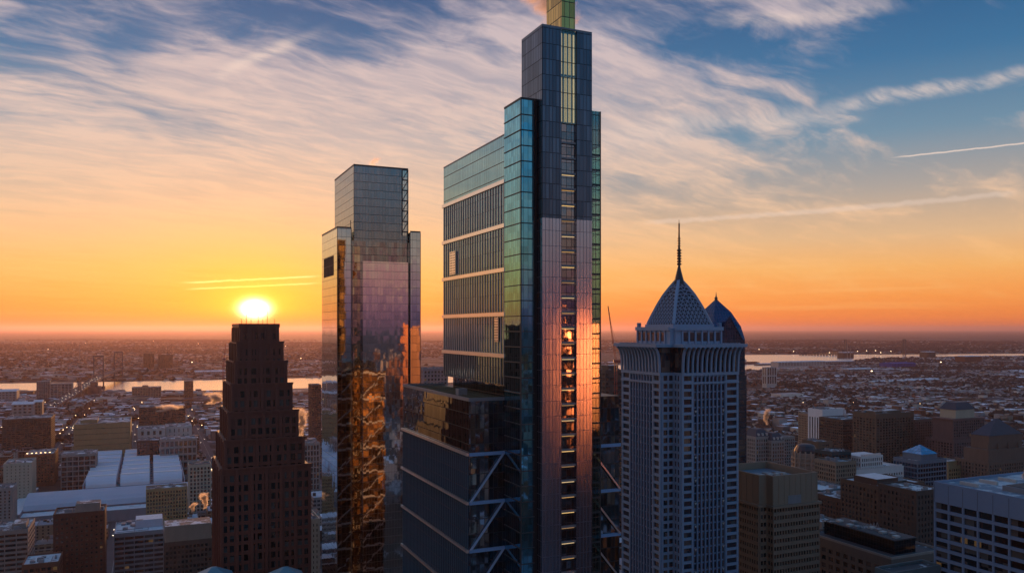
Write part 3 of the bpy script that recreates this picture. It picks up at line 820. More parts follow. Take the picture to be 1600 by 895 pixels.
    win_parts(root, uw, pane_mat('attic_glass', (.03, .035, .045)), 100, name='attic_window')
    # pyramid: concave-convex lattice
    c0 = (W / 2 + 1.0, W / 2 + 1.0); hw = (W / 2 - t0 - 1.5) * .82
    zap = Z(438, loc2w(C, *c0)[1]); zb2 = z1 + 2.2
    MB().box(c0[0] - hw - 1, c0[0] + hw + 1, c0[1] - hw - 1, c0[1] + hw + 1, z1, zb2).build('pyramid_base', blue_g, root)
    prof = [(1.0, 0), (.86, .2), (.68, .44), (.48, .67), (.28, .85), (.09, 1.0)]
    core = MB(); n0 = len(core.v)
    for r, t in prof:
        q = hw * r - .35; z = zb2 + (zap - zb2) * t
        core.v += [(c0[0] - q, c0[1] - q, z), (c0[0] + q, c0[1] - q, z), (c0[0] + q, c0[1] + q, z), (c0[0] - q, c0[1] + q, z)]
    for i in range(len(prof) - 1):
        for k in range(4): core.f.append((i * 4 + k, i * 4 + (k + 1) % 4, i * 4 + 4 + (k + 1) % 4, i * 4 + 4 + k))
    core.f.append(tuple(4 * (len(prof) - 1) + k for k in range(4)))
    py_ = core.build('pyramid_roof', solid('pyramid_dark', (.035, .05, .075), .5, .3), root)
    lt = MB()
    def rad(t):
        for (r0, t0_), (r1, t1_) in zip(prof[:-1], prof[1:]):
            if t <= t1_: return hw * (r0 + (r1 - r0) * (t - t0_) / (t1_ - t0_))
        return hw * prof[-1][0]
    rows = 11
    for side in range(4):
        def pt(s, t, o=.15):
            r = rad(t); a = s * r; d = r + o; z = zb2 + (zap - zb2) * t
            return [(c0[0] + a, c0[1] - d, z), (c0[0] - d, c0[1] - a, z), (c0[0] - a, c0[1] + d, z), (c0[0] + d, c0[1] + a, z)][side]
        for j in range(rows):
            t0_, t1_ = j / rows * .94, (j + 1) / rows * .94; m = max(2, 10 - j)
            for k in range(m):
                s0 = -1 + 2 * k / m; s1 = -1 + 2 * (k + 1) / m; sm = (s0 + s1) / 2
                lt.bar(pt(s0, t0_), pt(sm, t1_), .3, .4); lt.bar(pt(s1, t0_), pt(sm, t1_), .3, .4)
            lt.bar(pt(-1, t1_), pt(1, t1_), .3, .4)
        for (r0, a_), (r1, b_) in zip(prof[:-1], prof[1:]): lt.bar(pt(-1, a_), pt(-1, b_), 1.5, 1.2)
    lt.build('lattice', blue_g, py_)
    zs = Z(343, loc2w(C, *c0)[1]); k = (zs - zap)
    sp = [(3.0, zap - 2), (1.9, zap + k * .07), (1.15, zap + k * .16), (.75, zap + k * .22)]
    for i in range(6): q = zap + k * (.25 + i * .045); sp += [(.7, q), (1.35, q + .3), (1.35, q + .8), (.7, q + 1.1)]
    sp += [(.62, zap + k * .54)]
    for i in range(4): q = zap + k * (.56 + i * .04); sp += [(.5, q), (1.0, q + .1), (1.0, q + .35), (.5, q + .45)]
    sp += [(.42, zap + k * .78), (.42, zap + k * .93), (.16, zap + k * .94), (.08, zs)]
    MB().lathe(c0[0], c0[1], sp, 10).build('spire', solid('spire_bronze', (.05, .05, .055), .4, .5), root)
    for u_, v_ in ((t0 + 1, W - t0 - 1), (W - t0 - 1, t0 + 1)):
        MB().box(u_ - .8, u_ + .8, v_ - .8, v_ + .8, z1 + .8, z1 + 3.0).build('corner_lantern', blue_d, root)
pyramid_tower()

# ================================================================== BLUE GLASS TOWER BEHIND IT
def blue_tower():
    Y0 = 560; C = (X(1120, Y0), Y0)
    g = curtain('deep_blue_glass', (.10, .17, .26), 1.6, 3.9, .3, (.03, .05, .08), jit=.006, rough=.1, hmul=.9, vary=.4)
    g2 = curtain('deep_blue_roof', (.05, .09, .16), 2.2, 2.2, .2, (.03, .05, .08), jit=.01, rough=.12, vary=.3)
    root = thing('gabled_glass_skyscraper', 'dark blue glass skyscraper with a peaked faceted crown, behind the pyramid-roofed tower', 'skyscraper', (C[0], C[1], 0))
    uR = along(C, Bv, 1164); W = 28.0
    u0 = uR - W
    claim(C, u0 - 4, uR + 6, 0, W + 4)
    zs = Z(530, Y0 + 10); zap = Z(468, Y0 + 20)
    MB().box(u0, uR, 0, W, 0, zs).build('shaft', g, root)
    c = ((u0 + uR) / 2, W / 2)
    cr = MB(); h = W / 2
    prof = [(1, zs), (.86, zs + (zap - zs) * .32), (.52, zs + (zap - zs) * .68), (.03, zap)]
    for r, z in prof:
        q = h * r; cr.v += [(c[0] - q, c[1] - q, z), (c[0] + q, c[1] - q, z), (c[0] + q, c[1] + q, z), (c[0] - q, c[1] + q, z)]
    for i in range(3):
        for k in range(4): cr.f.append((i * 4 + k, i * 4 + (k + 1) % 4, i * 4 + 4 + (k + 1) % 4, i * 4 + 4 + k))
    cr.build('crown', g2, root)
    gb = MB()
    for s in (0, 1):
        a = h * .8
        if s == 0: gb.poly([(c[0] - a, -.5, zs), (c[0] + a, -.5, zs), (c[0], -.5, zs + 16)]).poly([(c[0] + a, -.5, zs), (c[0] + a * .2, c[1], zs), (c[0], -.5, zs + 16)]).poly([(c[0] - a, -.5, zs), (c[0], -.5, zs + 16), (c[0] - a * .2, c[1], zs + 2)])
        else: gb.poly([(uR + .5, c[1] - a, zs), (uR + .5, c[1] + a, zs), (uR + .5, c[1], zs + 16)])
    gb.bar((c[0] - a, -.6, zs), (c[0], -.6, zs + 16), .5).bar((c[0] + a, -.6, zs), (c[0], -.6, zs + 16), .5)
    gb.build('gable', g2, root)
    MB().lathe(c[0], c[1], [(1.8, zap - 2), (.9, zap + .5), (1.4, zap + .6), (.5, zap + 2), (.08, Z(456, Y0 + 20))], 8).build('finial', dark_m, root)
    s1 = Z(586, Y0 + 20); s2 = Z(645, Y0 + 20)
    MB().box(uR, uR + 5.6, 5, W - 3, 0, s1).build('stepped_wing', g, root)
    MB().box(uR + 5.6, uR + 7.6, 8, W - 5, 0, s2).build('stepped_wing', g, root)
blue_tower()
# ================================================================== REFLECTOR: unseen glass tower added to throw sun glow onto the centre tower
def mirror_tower():
    m, N, b, P, Nn = mat_base('reflector_glass')
    b.inputs['Base Color'].default_value = (.50, .24, .17, 1); b.inputs['Metallic'].default_value = 1; b.inputs['Roughness'].default_value = .17
    az = R(-35); c = (276, 61)
    root = thing('sun_reflector_tower', 'unseen added glass tower reflecting the sun toward the centre tower', 'skyscraper', (c[0], c[1], 0), -az)
    MB().box(-9.5, 9.5, -30, 0, 0, 214).build('wall', m, root)
mirror_tower()

# ================================================================== CONVENTION HALL
def hall():
    Y = 905; Pn = (X(60, Y), Y)
    white = solid('hall_roof_white', (.70, .68, .74), .45, .1, var=.10, nscale=.05)
    crest_light_m = solid('crest_highlight', (.85, .80, .80), .4, .1, var=.05)
    grey = solid('hall_wall', (.24, .24, .27), .8)
    zr = 24
    # front-left corner of the vaulted part, back-calculated from rows on the ground plane at roof height
    def at(px, py, z): Yq = (H - z) * F / (py - HOR); return (X(px, Yq), Yq)
    a = at(130, 764, zr); root = thing('convention_hall', 'long convention hall with rows of white barrel-vaulted roofs', 'hall', (a[0], a[1], 0))
    u1 = along(a, Bv, 288); v1 = along(a, Av, 150) if False else 250
    b2 = at(141, 713, zr); v1 = (b2[1] - a[1]) / Av[1] * .93
    print('HALL', u1, v1)
    claim(a, -60, u1 + 10, -60, v1)
    MB().box(0, u1, 0, v1, 0, zr).build('wall', grey, root)
    nr = 7; nc = 3; dv = v1 / nr; du = u1 / nc
    for i in range(nr):
        for j in range(nc):
            x0 = j * du + 2.2; x1 = (j + 1) * du - 2.2; mb = MB(); seg = 10; n = 0
            for k in range(seg + 1):
                t = math.pi * k / seg; y = i * dv + dv / 2 - math.cos(t) * (dv / 2 - 2.6); z = zr + math.sin(t) * 12.0
                mb.v += [(x0, y, z), (x1, y, z)]
            for k in range(seg): mb.f.append((2 * k, 2 * k + 1, 2 * k + 3, 2 * k + 2))
            mb.f.append(tuple(2 * k for k in range(seg, -1, -1))); mb.f.append(tuple(2 * k + 1 for k in range(seg + 1)))
            vo = mb.build('roof_vault', white, root)
            MB().box(x0, x1, i * dv + dv / 2 - 2.6, i * dv + dv / 2 + 2.6, zr + 11.7, zr + 12.5).build('crest_highlight_strip', crest_light_m, vo)  # paler strip paints in the light caught along each vault's crest
    MB().box(.2, u1 - .2, .2, v1 - .2, zr + .02, zr + .2).build('roof_valley', solid('valley_grey', (.10, .10, .13)), root)
    g = MB()
    for j in range(1, nc):
        g.box(j * du - 2, j * du + 2, 0, v1, zr, zr + .4)
        for i in range(nr * 2): g.box(j * du - 1.2, j * du + 1.2, i * dv / 2 + 1, i * dv / 2 + 3.5, zr + .4, zr + 2.4)
    g.build('roof_gutter', M_plant, root)
    for x in (-.6, u1 + .1): MB().box(x, x + .5, 0, v1, zr - 2, zr + 5).build('gable_parapet', white, root)
    # low sweeping concourse in front
    c0 = -58
    mb = MB(); seg = 12; ys = [(-54, 14), (-50, 19), (-40, 22), (-26, 24.6), (-12, 25.5), (-2, 24.5)]
    for y, z in ys: mb.v += [(c0 + 4, y, z), (u1 + 6, y, z)]
    for k in range(len(ys) - 1): mb.f.append((2 * k, 2 * k + 1, 2 * k + 3, 2 * k + 2))
    mb.build('concourse_roof', solid('concourse_roof_snow', (.46, .47, .54), .6, var=.15, nscale=.05), root)
    MB().box(c0 + 4, u1 + 6, -53, -1, 0, 13.8).build('concourse', grey, root)
    MB().box(c0 - 10, c0 + 3.8, -75, v1 * .35, 0, 15).build('side_wing', grey, root)
    MB().box(c0 - 9.5, c0 + 3.3, -74.5, v1 * .35 - .5, 15, 15.2).build('side_wing_roof', M_snowy, root)
    MB().box(c0 + 3.9, u1 - 40, -76, -54.1, 0, 12).build('entrance_block', grey, root)
    MB().box(c0 + 4.4, u1 - 40.5, -75.5, -54.6, 12, 12.2).build('entrance_roof', M_snowy, root)
    claim(a, -70, u1 + 10, -80, 0)
hall()

# ================================================================== NAMED BUILDINGS
red_par = solid('red_parapet', (.30, .10, .06))
beige_c = solid('beige_cladding', (.36, .27, .18)); beige_d = solid('beige_concrete', (.25, .20, .15), var=.2)
L = [
 # name, label, pxl, pxr, pyt, Y, dep, wall, kw
 ('loft_building', 'low building with a snowy roof and red parapet at the bottom left corner', 34, 92, 885, 520, 26, brick_r, dict(fh=3.6, roof=M_snowy)),
 ('office_building', 'mid-rise office block with pale horizontal bands at the left edge of the picture', -12, 44, 833, 600, 40, conc, dict(fh=3.6, bw=8, pier=.6, span=1.7, pent=(.5, .9, .2, .6, 4, conc))),
 ('apartment_slab', 'dark red brick slab tower with a pale grey box on its roof', 83, 164, 806, 560, 24, solid('slab_brick', (.095, .045, .035)), dict(fh=3.1, bw=3.2, pier=1.6, span=1.5, roof=M_snow, pent=(.42, .9, .1, .6, 6.5, conc))),
 ('office_building', 'grey ribbon-window office block with a snow-white roof terrace and blue-white penthouse', 178, 256, 836, 600, 40, solid('grey_spandrel', (.25, .28, .31)), dict(fh=3.6, bw=6.4, pier=.5, span=1.5, roof=M_snowy, pent=(.42, .98, .4, .85, 6, solid('penthouse_white', (.5, .52, .6), var=.1)))),
 ('office_building', 'dark office block with a pale panelled penthouse beside the red granite tower', 257, 332, 850, 570, 36, solid('dark_office', (.085, .075, .065)), dict(fh=3.5, bw=2.6, pier=.8, span=1.4, pent=(.0, .98, .02, .6, 12, solid('penthouse_pale', (.26, .24, .2))))),
 ('loft_building', 'yellowish brick loft building with rows of windows in front of the convention hall', 228, 293, 766, 800, 20, solid('yellow_brick', (.32, .235, .12)), dict(fh=3.6, bw=2.8, pier=1.2, span=1.3)),
 ('corner_building', 'ornate buff stone building with a dark cornice just left of the red granite tower', 295, 330, 728, 900, 26, M_cream, dict(fh=4.2, bw=4.2, pier=1.5, span=1.4, roof=M_tar)),
 ('apartment_block', 'plain cream block with a snowy roof left of the convention hall', 5, 50, 726, 930, 40, M_cream, dict(fh=3.6, bw=5, pier=3.4, span=2.3)),
 ('apartment_block', 'pale vertical-striped block cut by the left edge of the picture', -25, 20, 766, 800, 30, stone_g, dict(fh=3.2, bw=4, pier=2.4, span=1.4)),
 ('parking_garage', 'long dark building with a flat snowy roof far left above the rooftops', 3, 80, 656, 1300, 60, solid('dark_long', (.10, .07, .055)), dict(fh=3.4, bw=6, pier=.8, span=1.4)),
 ('warehouse', 'big windowless tan block with rooftop lamps behind the convention hall', 115, 204, 664, 1180, 90, tan, dict(fh=8, bw=300, pier=2, span=7.4, topband=6, pent=(.1, .4, .2, .6, 5, tan))),
 ('office_building', 'low building with a deep window arcade left of the vaulted roofs', 95, 150, 712, 1010, 40, stone_g, dict(fh=6.2, bw=7, pier=.9, span=1.4)),
 ('office_building', 'long reddish brown office building with a snowy roof near the river', 217, 290, 637, 1560, 70, solid('red_brown', (.15, .09, .07)), dict(fh=4, bw=7, pier=.8, span=1.8)),
 ('court_building', 'white stone building with tall panels and roof pipes above the vaulted roofs', 215, 258, 672, 1240, 50, stone_w, dict(fh=9, bw=9, pier=5, span=3)),
 ('court_building', 'white stone building with dark slots beside the avenue', 259, 300, 668, 1280, 50, stone_w, dict(fh=9, bw=8, pier=5.4, span=3)),
 ('office_building', 'pale brick building with tall arched bays above the convention hall roof', 250, 308, 688, 1120, 40, stone_g, dict(fh=10, bw=6, pier=1.6, span=3)),
 ('office_building', 'small dark brick building with a snowy top beside the tan block', 214, 249, 690, 1130, 30, brick_d, dict(fh=4, bw=4, pier=1.4, span=1.6)),
 ('brick_building', 'low red brick building with a row of lit roof lamps on the left', 38, 84, 712, 1080, 60, brick_r, dict(fh=4, bw=4, pier=1.4, span=1.6)),
 ('riverside_tower', 'dark slab tower standing against the bright river on the left', 57, 78, 596, 2350, 30, conc, dict(fh=4, bw=6, pier=1, span=1.6, clutter=False)),
 ('riverside_block', 'wide gridded apartment block on the riverbank, left of the bridge', 78, 113, 600, 2360, 40, stone_g, dict(fh=5, bw=9, pier=2, span=2, clutter=False)),
 ('riverside_tower', 'small square tower against the river between the gridded block and bridge', 121, 127, 598, 2450, 18, conc, dict(fh=5, bw=6, pier=2, span=2, clutter=False)),
 ('riverside_block', 'brown apartment block with stepped roofline on the riverbank right of the bridge', 206, 252, 606, 2380, 40, beige_d, dict(fh=5, bw=7, pier=2, span=2, clutter=False, pent=(.35, .55, .2, .7, 6, None))),
 ('riverside_tower', 'dark square block against the river near the red granite tower', 288, 302, 596, 2420, 30, brown, dict(fh=5, bw=7, pier=2, span=2, clutter=False)),
 ('housing_tower', 'brown housing tower across the river, left of the pair', 224, 241, 552, 4300, 30, brown, dict(fh=6, bw=9, pier=3, span=2.4, clutter=False, par=.5)),
 ('housing_tower', 'wider brown housing tower across the river, right of the pair', 247, 270, 554, 4300, 30, brown, dict(fh=6, bw=9, pier=3, span=2.4, clutter=False, par=.5)),
 ('dark_tower', 'slim dark tower with pale balconies between the granite and glass skyscrapers', 487, 502, 602, 1450, 34, solid('dark_slab', (.09, .05, .045)), dict(fh=4, bw=5, pier=1, span=1.6)),
 ('hotel_building', 'pale building with tall columns tucked between the granite and glass skyscrapers', 470, 500, 694, 1000, 30, stone_g, dict(fh=7, bw=4, pier=1.6, span=1.6)),
 ('hotel_building', 'cream building with small windows low between the granite and glass skyscrapers', 480, 500, 814, 520, 26, M_cream, dict(fh=3.4, bw=3, pier=1.6, span=1.6)),
 ('office_block', 'pinkish office block with square windows between the two glass skyscrapers', 661, 700, 577, 900, 30, solid('pink_stone', (.34, .24, .23)), dict(fh=4.2, bw=4.2, pier=1.8, span=1.9)),
 ('office_block', 'dark low block with layered terraces right behind the tallest skyscraper', 946, 974, 580, 760, 30, dark_m, dict(fh=4.2, bw=5, pier=.5, span=1.6, pent=(.3, .9, .2, .6, 5, dark_m))),
 # ---- right side
 ('white_slab', 'lone pale housing slab far off near the river on the right', 1198, 1214, 574, 2900, 24, stone_w, dict(fh=30, bw=12, pier=4.2, span=4, clutter=False, par=.5)),
 ('apartment_block', 'grey building with twin rows of windows beside the steam plume on the right', 1222, 1242, 684, 950, 30, stone_g, dict(fh=3.6, bw=3.4, pier=1.2, span=1.4)),
 ('apartment_slab', 'narrow brown slab beside the domed tower on the right', 1279, 1301, 692, 860, 24, solid('narrow_brown', (.13, .095, .07)), dict(fh=3.4, bw=20, pier=5, span=2)),
 ('white_tower', 'slim white tower with dark vertical window stripes', 1285, 1317, 641, 1080, 26, solid('bright_white', (.70, .72, .76), var=.08), dict(fh=34, bw=5.6, pier=2.6, span=2, topband=10, win=M_wdark)),
 ('apartment_tower', 'dark beige tower half hidden behind the slim white tower', 1268, 1286, 648, 1150, 26, beige_d, dict(fh=3.4, bw=3.2, pier=1.4, span=1.4)),
 ('office_block', 'wide dark brown block between the white tower and big striped apartment tower', 1317, 1368, 657, 1020, 40, solid('dark_brown', (.10, .07, .055)), dict(fh=3.5, bw=3.4, pier=.7, span=1.7)),
 ('apartment_tower', 'big brown apartment tower with vertical stripes and a crenellated top', 1369, 1428, 648, 930, 34, solid('striped_brown', (.13, .095, .07)), dict(fh=3.1, bw=4.6, pier=1.7, span=1.1, topband=5, pent=(.1, .8, .2, .7, 3, None))),
 ('apartment_tower', 'brown tower with a bluish roof joined behind the striped apartment tower', 1429, 1470, 657, 960, 34, solid('striped_brown2', (.17, .12, .10)), dict(fh=3.1, bw=3.2, pier=1.4, span=1.1)),
 ('office_block', 'low dark teal block in front of the dark brown block', 1300, 1330, 708, 700, 20, solid('dark_teal', (.04, .06, .07)), dict(fh=3.6, bw=4, pier=.5, span=1.2)),
 ('office_block', 'small beige block with a blue-grey roof in front of the striped tower', 1306, 1338, 724, 680, 24, beige_d, dict(fh=3.6, bw=2.6, pier=1.0, span=1.4)),
 ('glass_block', 'low teal glass block with a pale blue roof right of the square beige tower', 1283, 1330, 768, 640, 40, solid('teal_frame', (.14, .19, .21)), dict(fh=4.0, bw=3.4, pier=.5, span=1.0, roof=M_snowy)),
 ('brick_building', 'dark brick building with a cluttered roof in front of the white art deco tower', 1327, 1376, 785, 600, 40, brick_d, dict(fh=3.6, bw=3, pier=1.3, span=1.5)),
 ('brick_tower', 'dark ornate brick tower with snow on its stepped roof', 1373, 1445, 762, 560, 34, solid('ornate_brick', (.115, .08, .06)), dict(fh=3.6, bw=3.2, pier=1.5, span=1.4, roof=M_snowy, pent=(.05, .5, .1, .7, 5, brick_d))),
 ('brick_tower', 'plain dark brick tower half hidden by the white gridded office block', 1432, 1475, 770, 520, 30, solid('plain_brick', (.09, .065, .055)), dict(fh=3.6, bw=3.2, pier=1.7, span=1.6)),
 ('hotel_building', 'low yellowish building with snowy ledges above the white gridded office block', 1482, 1532, 730, 800, 40, tan, dict(fh=4, bw=3.4, pier=1.4, span=1.5, pent=(.1, .5, .1, .5, 5, tan))),
 ('snowy_building', 'small building with a bright snowy roof behind the low dark office building', 1284, 1310, 818, 520, 30, conc, dict(fh=3.6, bw=3.4, pier=1.3, span=1.5, roof=M_snowy)),
]
for nm, lb, a, b_, t, Y, dep, wm, kw in L:
    kw = dict(kw); kw.setdefault('sides', 'auto'); kw['maxw'] = 100 if Y < 1000 else 60
    tower(nm, lb, a, b_, t, Y, dep, wm, **kw)

def lamps_on_roof():
    Y = 1078; P = (X(40, Y), Y)
    for k in range(6):
        p = loc2w(P, 2 + k * 5.2, -.6); m = MB().box(-.08, .08, -.08, .08, 0, 2).build('roof_lamp', dark_m); m.location = (p[0], p[1], Z(712, Y) + 1)
        MB().box(-.8, .8, -.5, .5, 2, 2.6).build('lamp_head', emit('lamp_glow', (1, .62, .3), 5), m)
        tag(m, 'glowing lamp in the row on the low red brick roof at left', 'lamp', 'lit lamps in a row on the brick roof')
lamps_on_roof()

# ---- square beige tower, right of the pyramid tower
def square_tower():
    Y = 430; C = (X(1196, Y), Y); zz = lambda py, u, v: Z(py, loc2w(C, u, v)[1])
    w = solid('square_tower_stone', (.25, .19, .14), .8, var=.15); root = thing('office_tower', 'square beige office tower with a deep cornice and sunken roof, right of the pyramid-roofed tower', 'tower', (C[0], C[1], 0))
    u = along(C, Bv, 1281); v = u + 4; zt = zz(745, 0, 0); zc = zz(790, 0, 0); claim(C, 0, u, 0, v)
    n = 5.5
    b = MB(); b.box(n + .6, u - .6, .8, v - .6, 0, zc).box(.8, n + .6, n, v - .6, 0, zc); wins = []
    facade(b, wins, 'f', n, u, 0, zc - 2, .8, 4.1, 1.9, .55, 1.9, .8, 0); facade(b, wins, 'l', n, v, 0, zc - 2, .8, 4.1, 1.9, .55, 1.9, .8, 0)
    facade(b, wins, 'f', .8, n, 0, zc - 2, n, 4.1, 2.0, .5, 1.9, .5, 0)
    facade(b, wins, 'l', .5, n - .5, 0, zc - 2, n + .6, 4.1, 2.0, .5, 1.9, .5, 0)
    b.build('wall', w, root); win_parts(root, wins, M_wdark, 100)
    cc = MB().box(n - 1, u + .8, -.8, v + .8, zc - 2, zc - .6).box(-.8, n - 1, n - 1, v + .8, zc - 2, zc - .6); cc.build('cornice', w, root)
    p = MB(); pn = solid('square_tower_panel', (.27, .205, .15), .8, var=.1)
    p.box(n, u - 1, .6, 1.4, zc - .6, zt).box(.6, 1.4, n, v - 1, zc - .6, zt).box(n, n + .8, 1.4, n, zc - .6, zt).box(1.4, n + .8, n + .001, n + .8, zc - .6, zt).box(u - 1.8, u - 1, 1.4, v - 1, zc - .6, zt).box(1.4, u - 1.8, v - 1.8, v - 1, zc - .6, zt)
    for k in range(9): a = n + .3 + (u - n - 2) * k / 8; p.box(a - .1, a + .1, .45, .6, zc - .6, zt)
    for k in range(8): a = n + .3 + (v - n - 2) * k / 7; p.box(.45, .6, a - .1, a + .1, zc - .6, zt)
    p.build('screen_wall', pn, root)
    MB().box(u * .42, u * .66, .38, .58, zc - .5, zc + 4).build('louvre', M_plant, root)
    MB().box(n + .8, u - 1.8, 1.4, v - 1.8, zc - .6, zt - 4).build('roof', solid('blue_grey_roof', (.16, .19, .23), var=.4), root)
    e = MB()
    for k in range(5): e.box(n + 4, u - 6, 6 + k * 4.2, 6.5 + k * 4.2, zt - 4, zt - 3.2)
    for k in range(3): e.box(n + 6 + 7 * k, n + 10 + 7 * k, 5, 24, zt - 4, zt - 2.6)
    e.build('cooling_pipe', M_plant, root)
    for k in range(4): MB().box(8 + 5 * k, 10.5 + 5 * k, 12, 14, zt - 2.5, zt - 1.4).build('roof_fan', stone_w, root)
square_tower()

# ---- low dark office building with glass penthouse
def low_office():
    Y = 430; C = (X(1393, Y), Y); 
    Pn = C; w = solid('low_office_stone', (.16, .13, .11), .8, var=.15); root = thing('office_building', 'low dark stone office building with a black glass penthouse in front of the brick towers', 'building', (C[0], C[1], 0))
    v = 62; u = 40; zt = Z(874, Y); claim(C, 0, u, 0, v)
    b = MB(); b.box(.6, u, .6, v, 0, zt); wins = []
    facade(b, wins, 'f', 0, u, 0, zt, .6, 4.4, 4.2, 1.5, 2.0, .6, 4); facade(b, wins, 'l', .6, v, 0, zt, .6, 4.4, 5.4, 2.2, 1.9, .6, 5)
    b.build('wall', w, root); win_parts(root, wins, M_wdark, 100)
    roof_deck(root, u, v, zt, 1.3, solid('low_parapet', (.30, .27, .24)), M_tar, False)
    g = curtain('penthouse_black_glass', (.06, .07, .08), 2, 3, .15, jit=.005, rough=.15)
    MB().box(9, 25, 6, v - 6, zt + .12, zt + 7.5).build('penthouse', g, root)
    MB().box(8.6, 25.4, 5.6, v - 5.6, zt + 7.5, zt + 8.1).build('penthouse_roof', M_tar, root)
    r = random.Random(3)
    for k in range(9): a, c = r.uniform(10, 20), 8 + k * 5; MB().box(a, a + 3.5, c, c + 2.6, zt + 8.1, zt + 9.2).build('air_handler', M_plant if k % 2 else stone_w, root)
    q = MB()
    for k in range(5): q.bar((12 + k * 2.5, 30, zt + 8.1), (13.2 + k * 2.5, 30, zt + 11), .25); q.bar((14.5 + k * 2.5, 30, zt + 8.1), (13.2 + k * 2.5, 30, zt + 11), .25)
    q.build('roof_truss', M_plant, root)
low_office()
tower('office_building', 'flat teal-edged roof at the bottom edge below the low dark office building', 1395, 1470, 899, 330, 9, solid('teal_edge', (.10, .15, .17)), roof=M_tar, sides='fl', clutter=False)

# ---- white gridded block bottom right
def white_grid():
    w = solid('white_grid_concrete', (.19, .27, .41), .7, var=.1, nscale=.08)
    Yf = 345; Pf = (X(1459, Yf), Yf)                                   # far left corner
    v = 66; C = (Pf[0] - Av[0] * v, Pf[1] - Av[1] * v)
    root = thing('office_block', 'white gridded office block with a blank top storey and snowy blue roof, bottom right', 'building', (C[0], C[1], 0)); u = 60; claim(C, 0, u, 0, v)
    zt = Z(755, Yf); b = MB(); b.box(.9, u, 0, v - .9, 0, zt); wins = []
    facade(b, wins, 'l', 0, v, 0, zt, .9, 4.05, 6.4, .7, 1.3, .9, 7.6)
    facade(b, wins, 'f', .9, u, 0, zt, 0, 4.05, 6.4, .7, 1.3, .9, 7.6)
    b.build('wall', w, root); win_parts(root, wins, pane_mat('grid_glass', (.012, .012, .014), lit=.006), 100)
    jn = MB()
    for k in range(11): jn.box(-.03, .02, k * 6.53 + .28, k * 6.53 + .42, zt - 7.6, zt)
    jn.build('panel_joint', dark_m, root)
    roof_deck(root, u, v, zt, 1.0, w, snow_roof('blue_snow', (.2, .24, .3), .52, .06, .62), False)
    MB().box(12, 40, 14, 44, zt + .12, zt + 2.2).build('roof_plinth', M_plant, root)
    MB().box(13, 39, 15, 43, zt + 2.2, zt + 2.4).build('plinth_roof', M_tar, root)
    r = random.Random(5)
    for k in range(8): a, c = r.uniform(14, 34), r.uniform(16, 40); MB().box(a, a + r.uniform(1.5, 4), c, c + r.uniform(1.5, 3), zt + 2.4, zt + r.uniform(3.4, 5.4)).build('air_handler', M_plant, root)
    for k in range(3): MB().box(8 + k * 12, 9 + k * 12, 52, 60, zt + .12, zt + 1.5).build('vent_duct', stone_w, root)
white_grid()

# ---- round gothic tower with dark dome
def domed():
    Y = 770; C = (X(1259, Y), Y); w = solid('gothic_stone', (.30, .25, .21)); root = thing('domed_tower', 'eight-sided stone tower with a dark domed cap and ring of finials', 'tower', (C[0], C[1], 0)); claim(C, -13, 13, -13, 13)
    zt = Z(706, Y); MB().lathe(0, 0, [(12.4, 0), (12.4, zt * .8), (11.6, zt * .8), (11.6, zt), (10, zt)], 16).build('wall', w, root)
    r = MB()
    for k in range(16):
        a = 2 * math.pi * k / 16; x, y = 12.3 * math.cos(a), 12.3 * math.sin(a); r.box(x - .5, x + .5, y - .5, y + .5, 0, zt + 1.8)
    for z in np.arange(4, zt - 3, 4.2): r.lathe(0, 0, [(12.3, z), (12.75, z), (12.75, z + 1.3), (12.3, z + 1.3)], 16)
    r.build('pier', w, root)
    MB().lathe(0, 0, [(10.5, zt), (10.3, zt + 2.5), (8, zt + 6.5), (5, zt + 7.8), (.5, zt + 8)], 16).build('dome', solid('slate_dome', (.035, .035, .045), .5), root)
domed()
# ---- white art deco tower with crenellated shoulders
def deco():
    w = solid('deco_white', (.66, .64, .64), var=.12)
    root, u, z1 = tower('art_deco_tower', 'white art deco building with a stepped crenellated top, below the big striped apartment tower', 1336, 1412, 737, 700, 34, w, fh=3.6, bw=3.0, pier=1.5, span=1.4, par=1.5, clutter=False, topband=4)
    a = along((X(1336, 700), 700), Bv, 1350); b_ = along((X(1336, 700), 700), Bv, 1384)
    t = MB().box(a + .4, b_, 3.4, 24, z1 + .12, z1 + 12); wins = []
    facade(t, wins, 'f', a, b_, z1 + .12, z1 + 12, 3.4, 4, 2.6, 1.2, 1.3, .4, 2); facade(t, wins, 'l', 3.4, 24, z1 + .12, z1 + 12, a + .4, 4, 2.6, 1.2, 1.3, .4, 2)
    cn = int((b_ - a) / 2)
    for k in range(cn): t.box(a + k * 2 + .4, a + k * 2 + 1.4, 3, 4, z1 + 12, z1 + 13.8)
    t.build('stepped_top', w, root); win_parts(root, wins, M_wdark, 40, name='upper_window')
    c = MB()
    for k in range(int(u / 2.2)): c.box(k * 2.2, k * 2.2 + 1.1, -.2, .8, z1 + 1.5, z1 + 3)
    c.build('crenel', w, root)
deco()
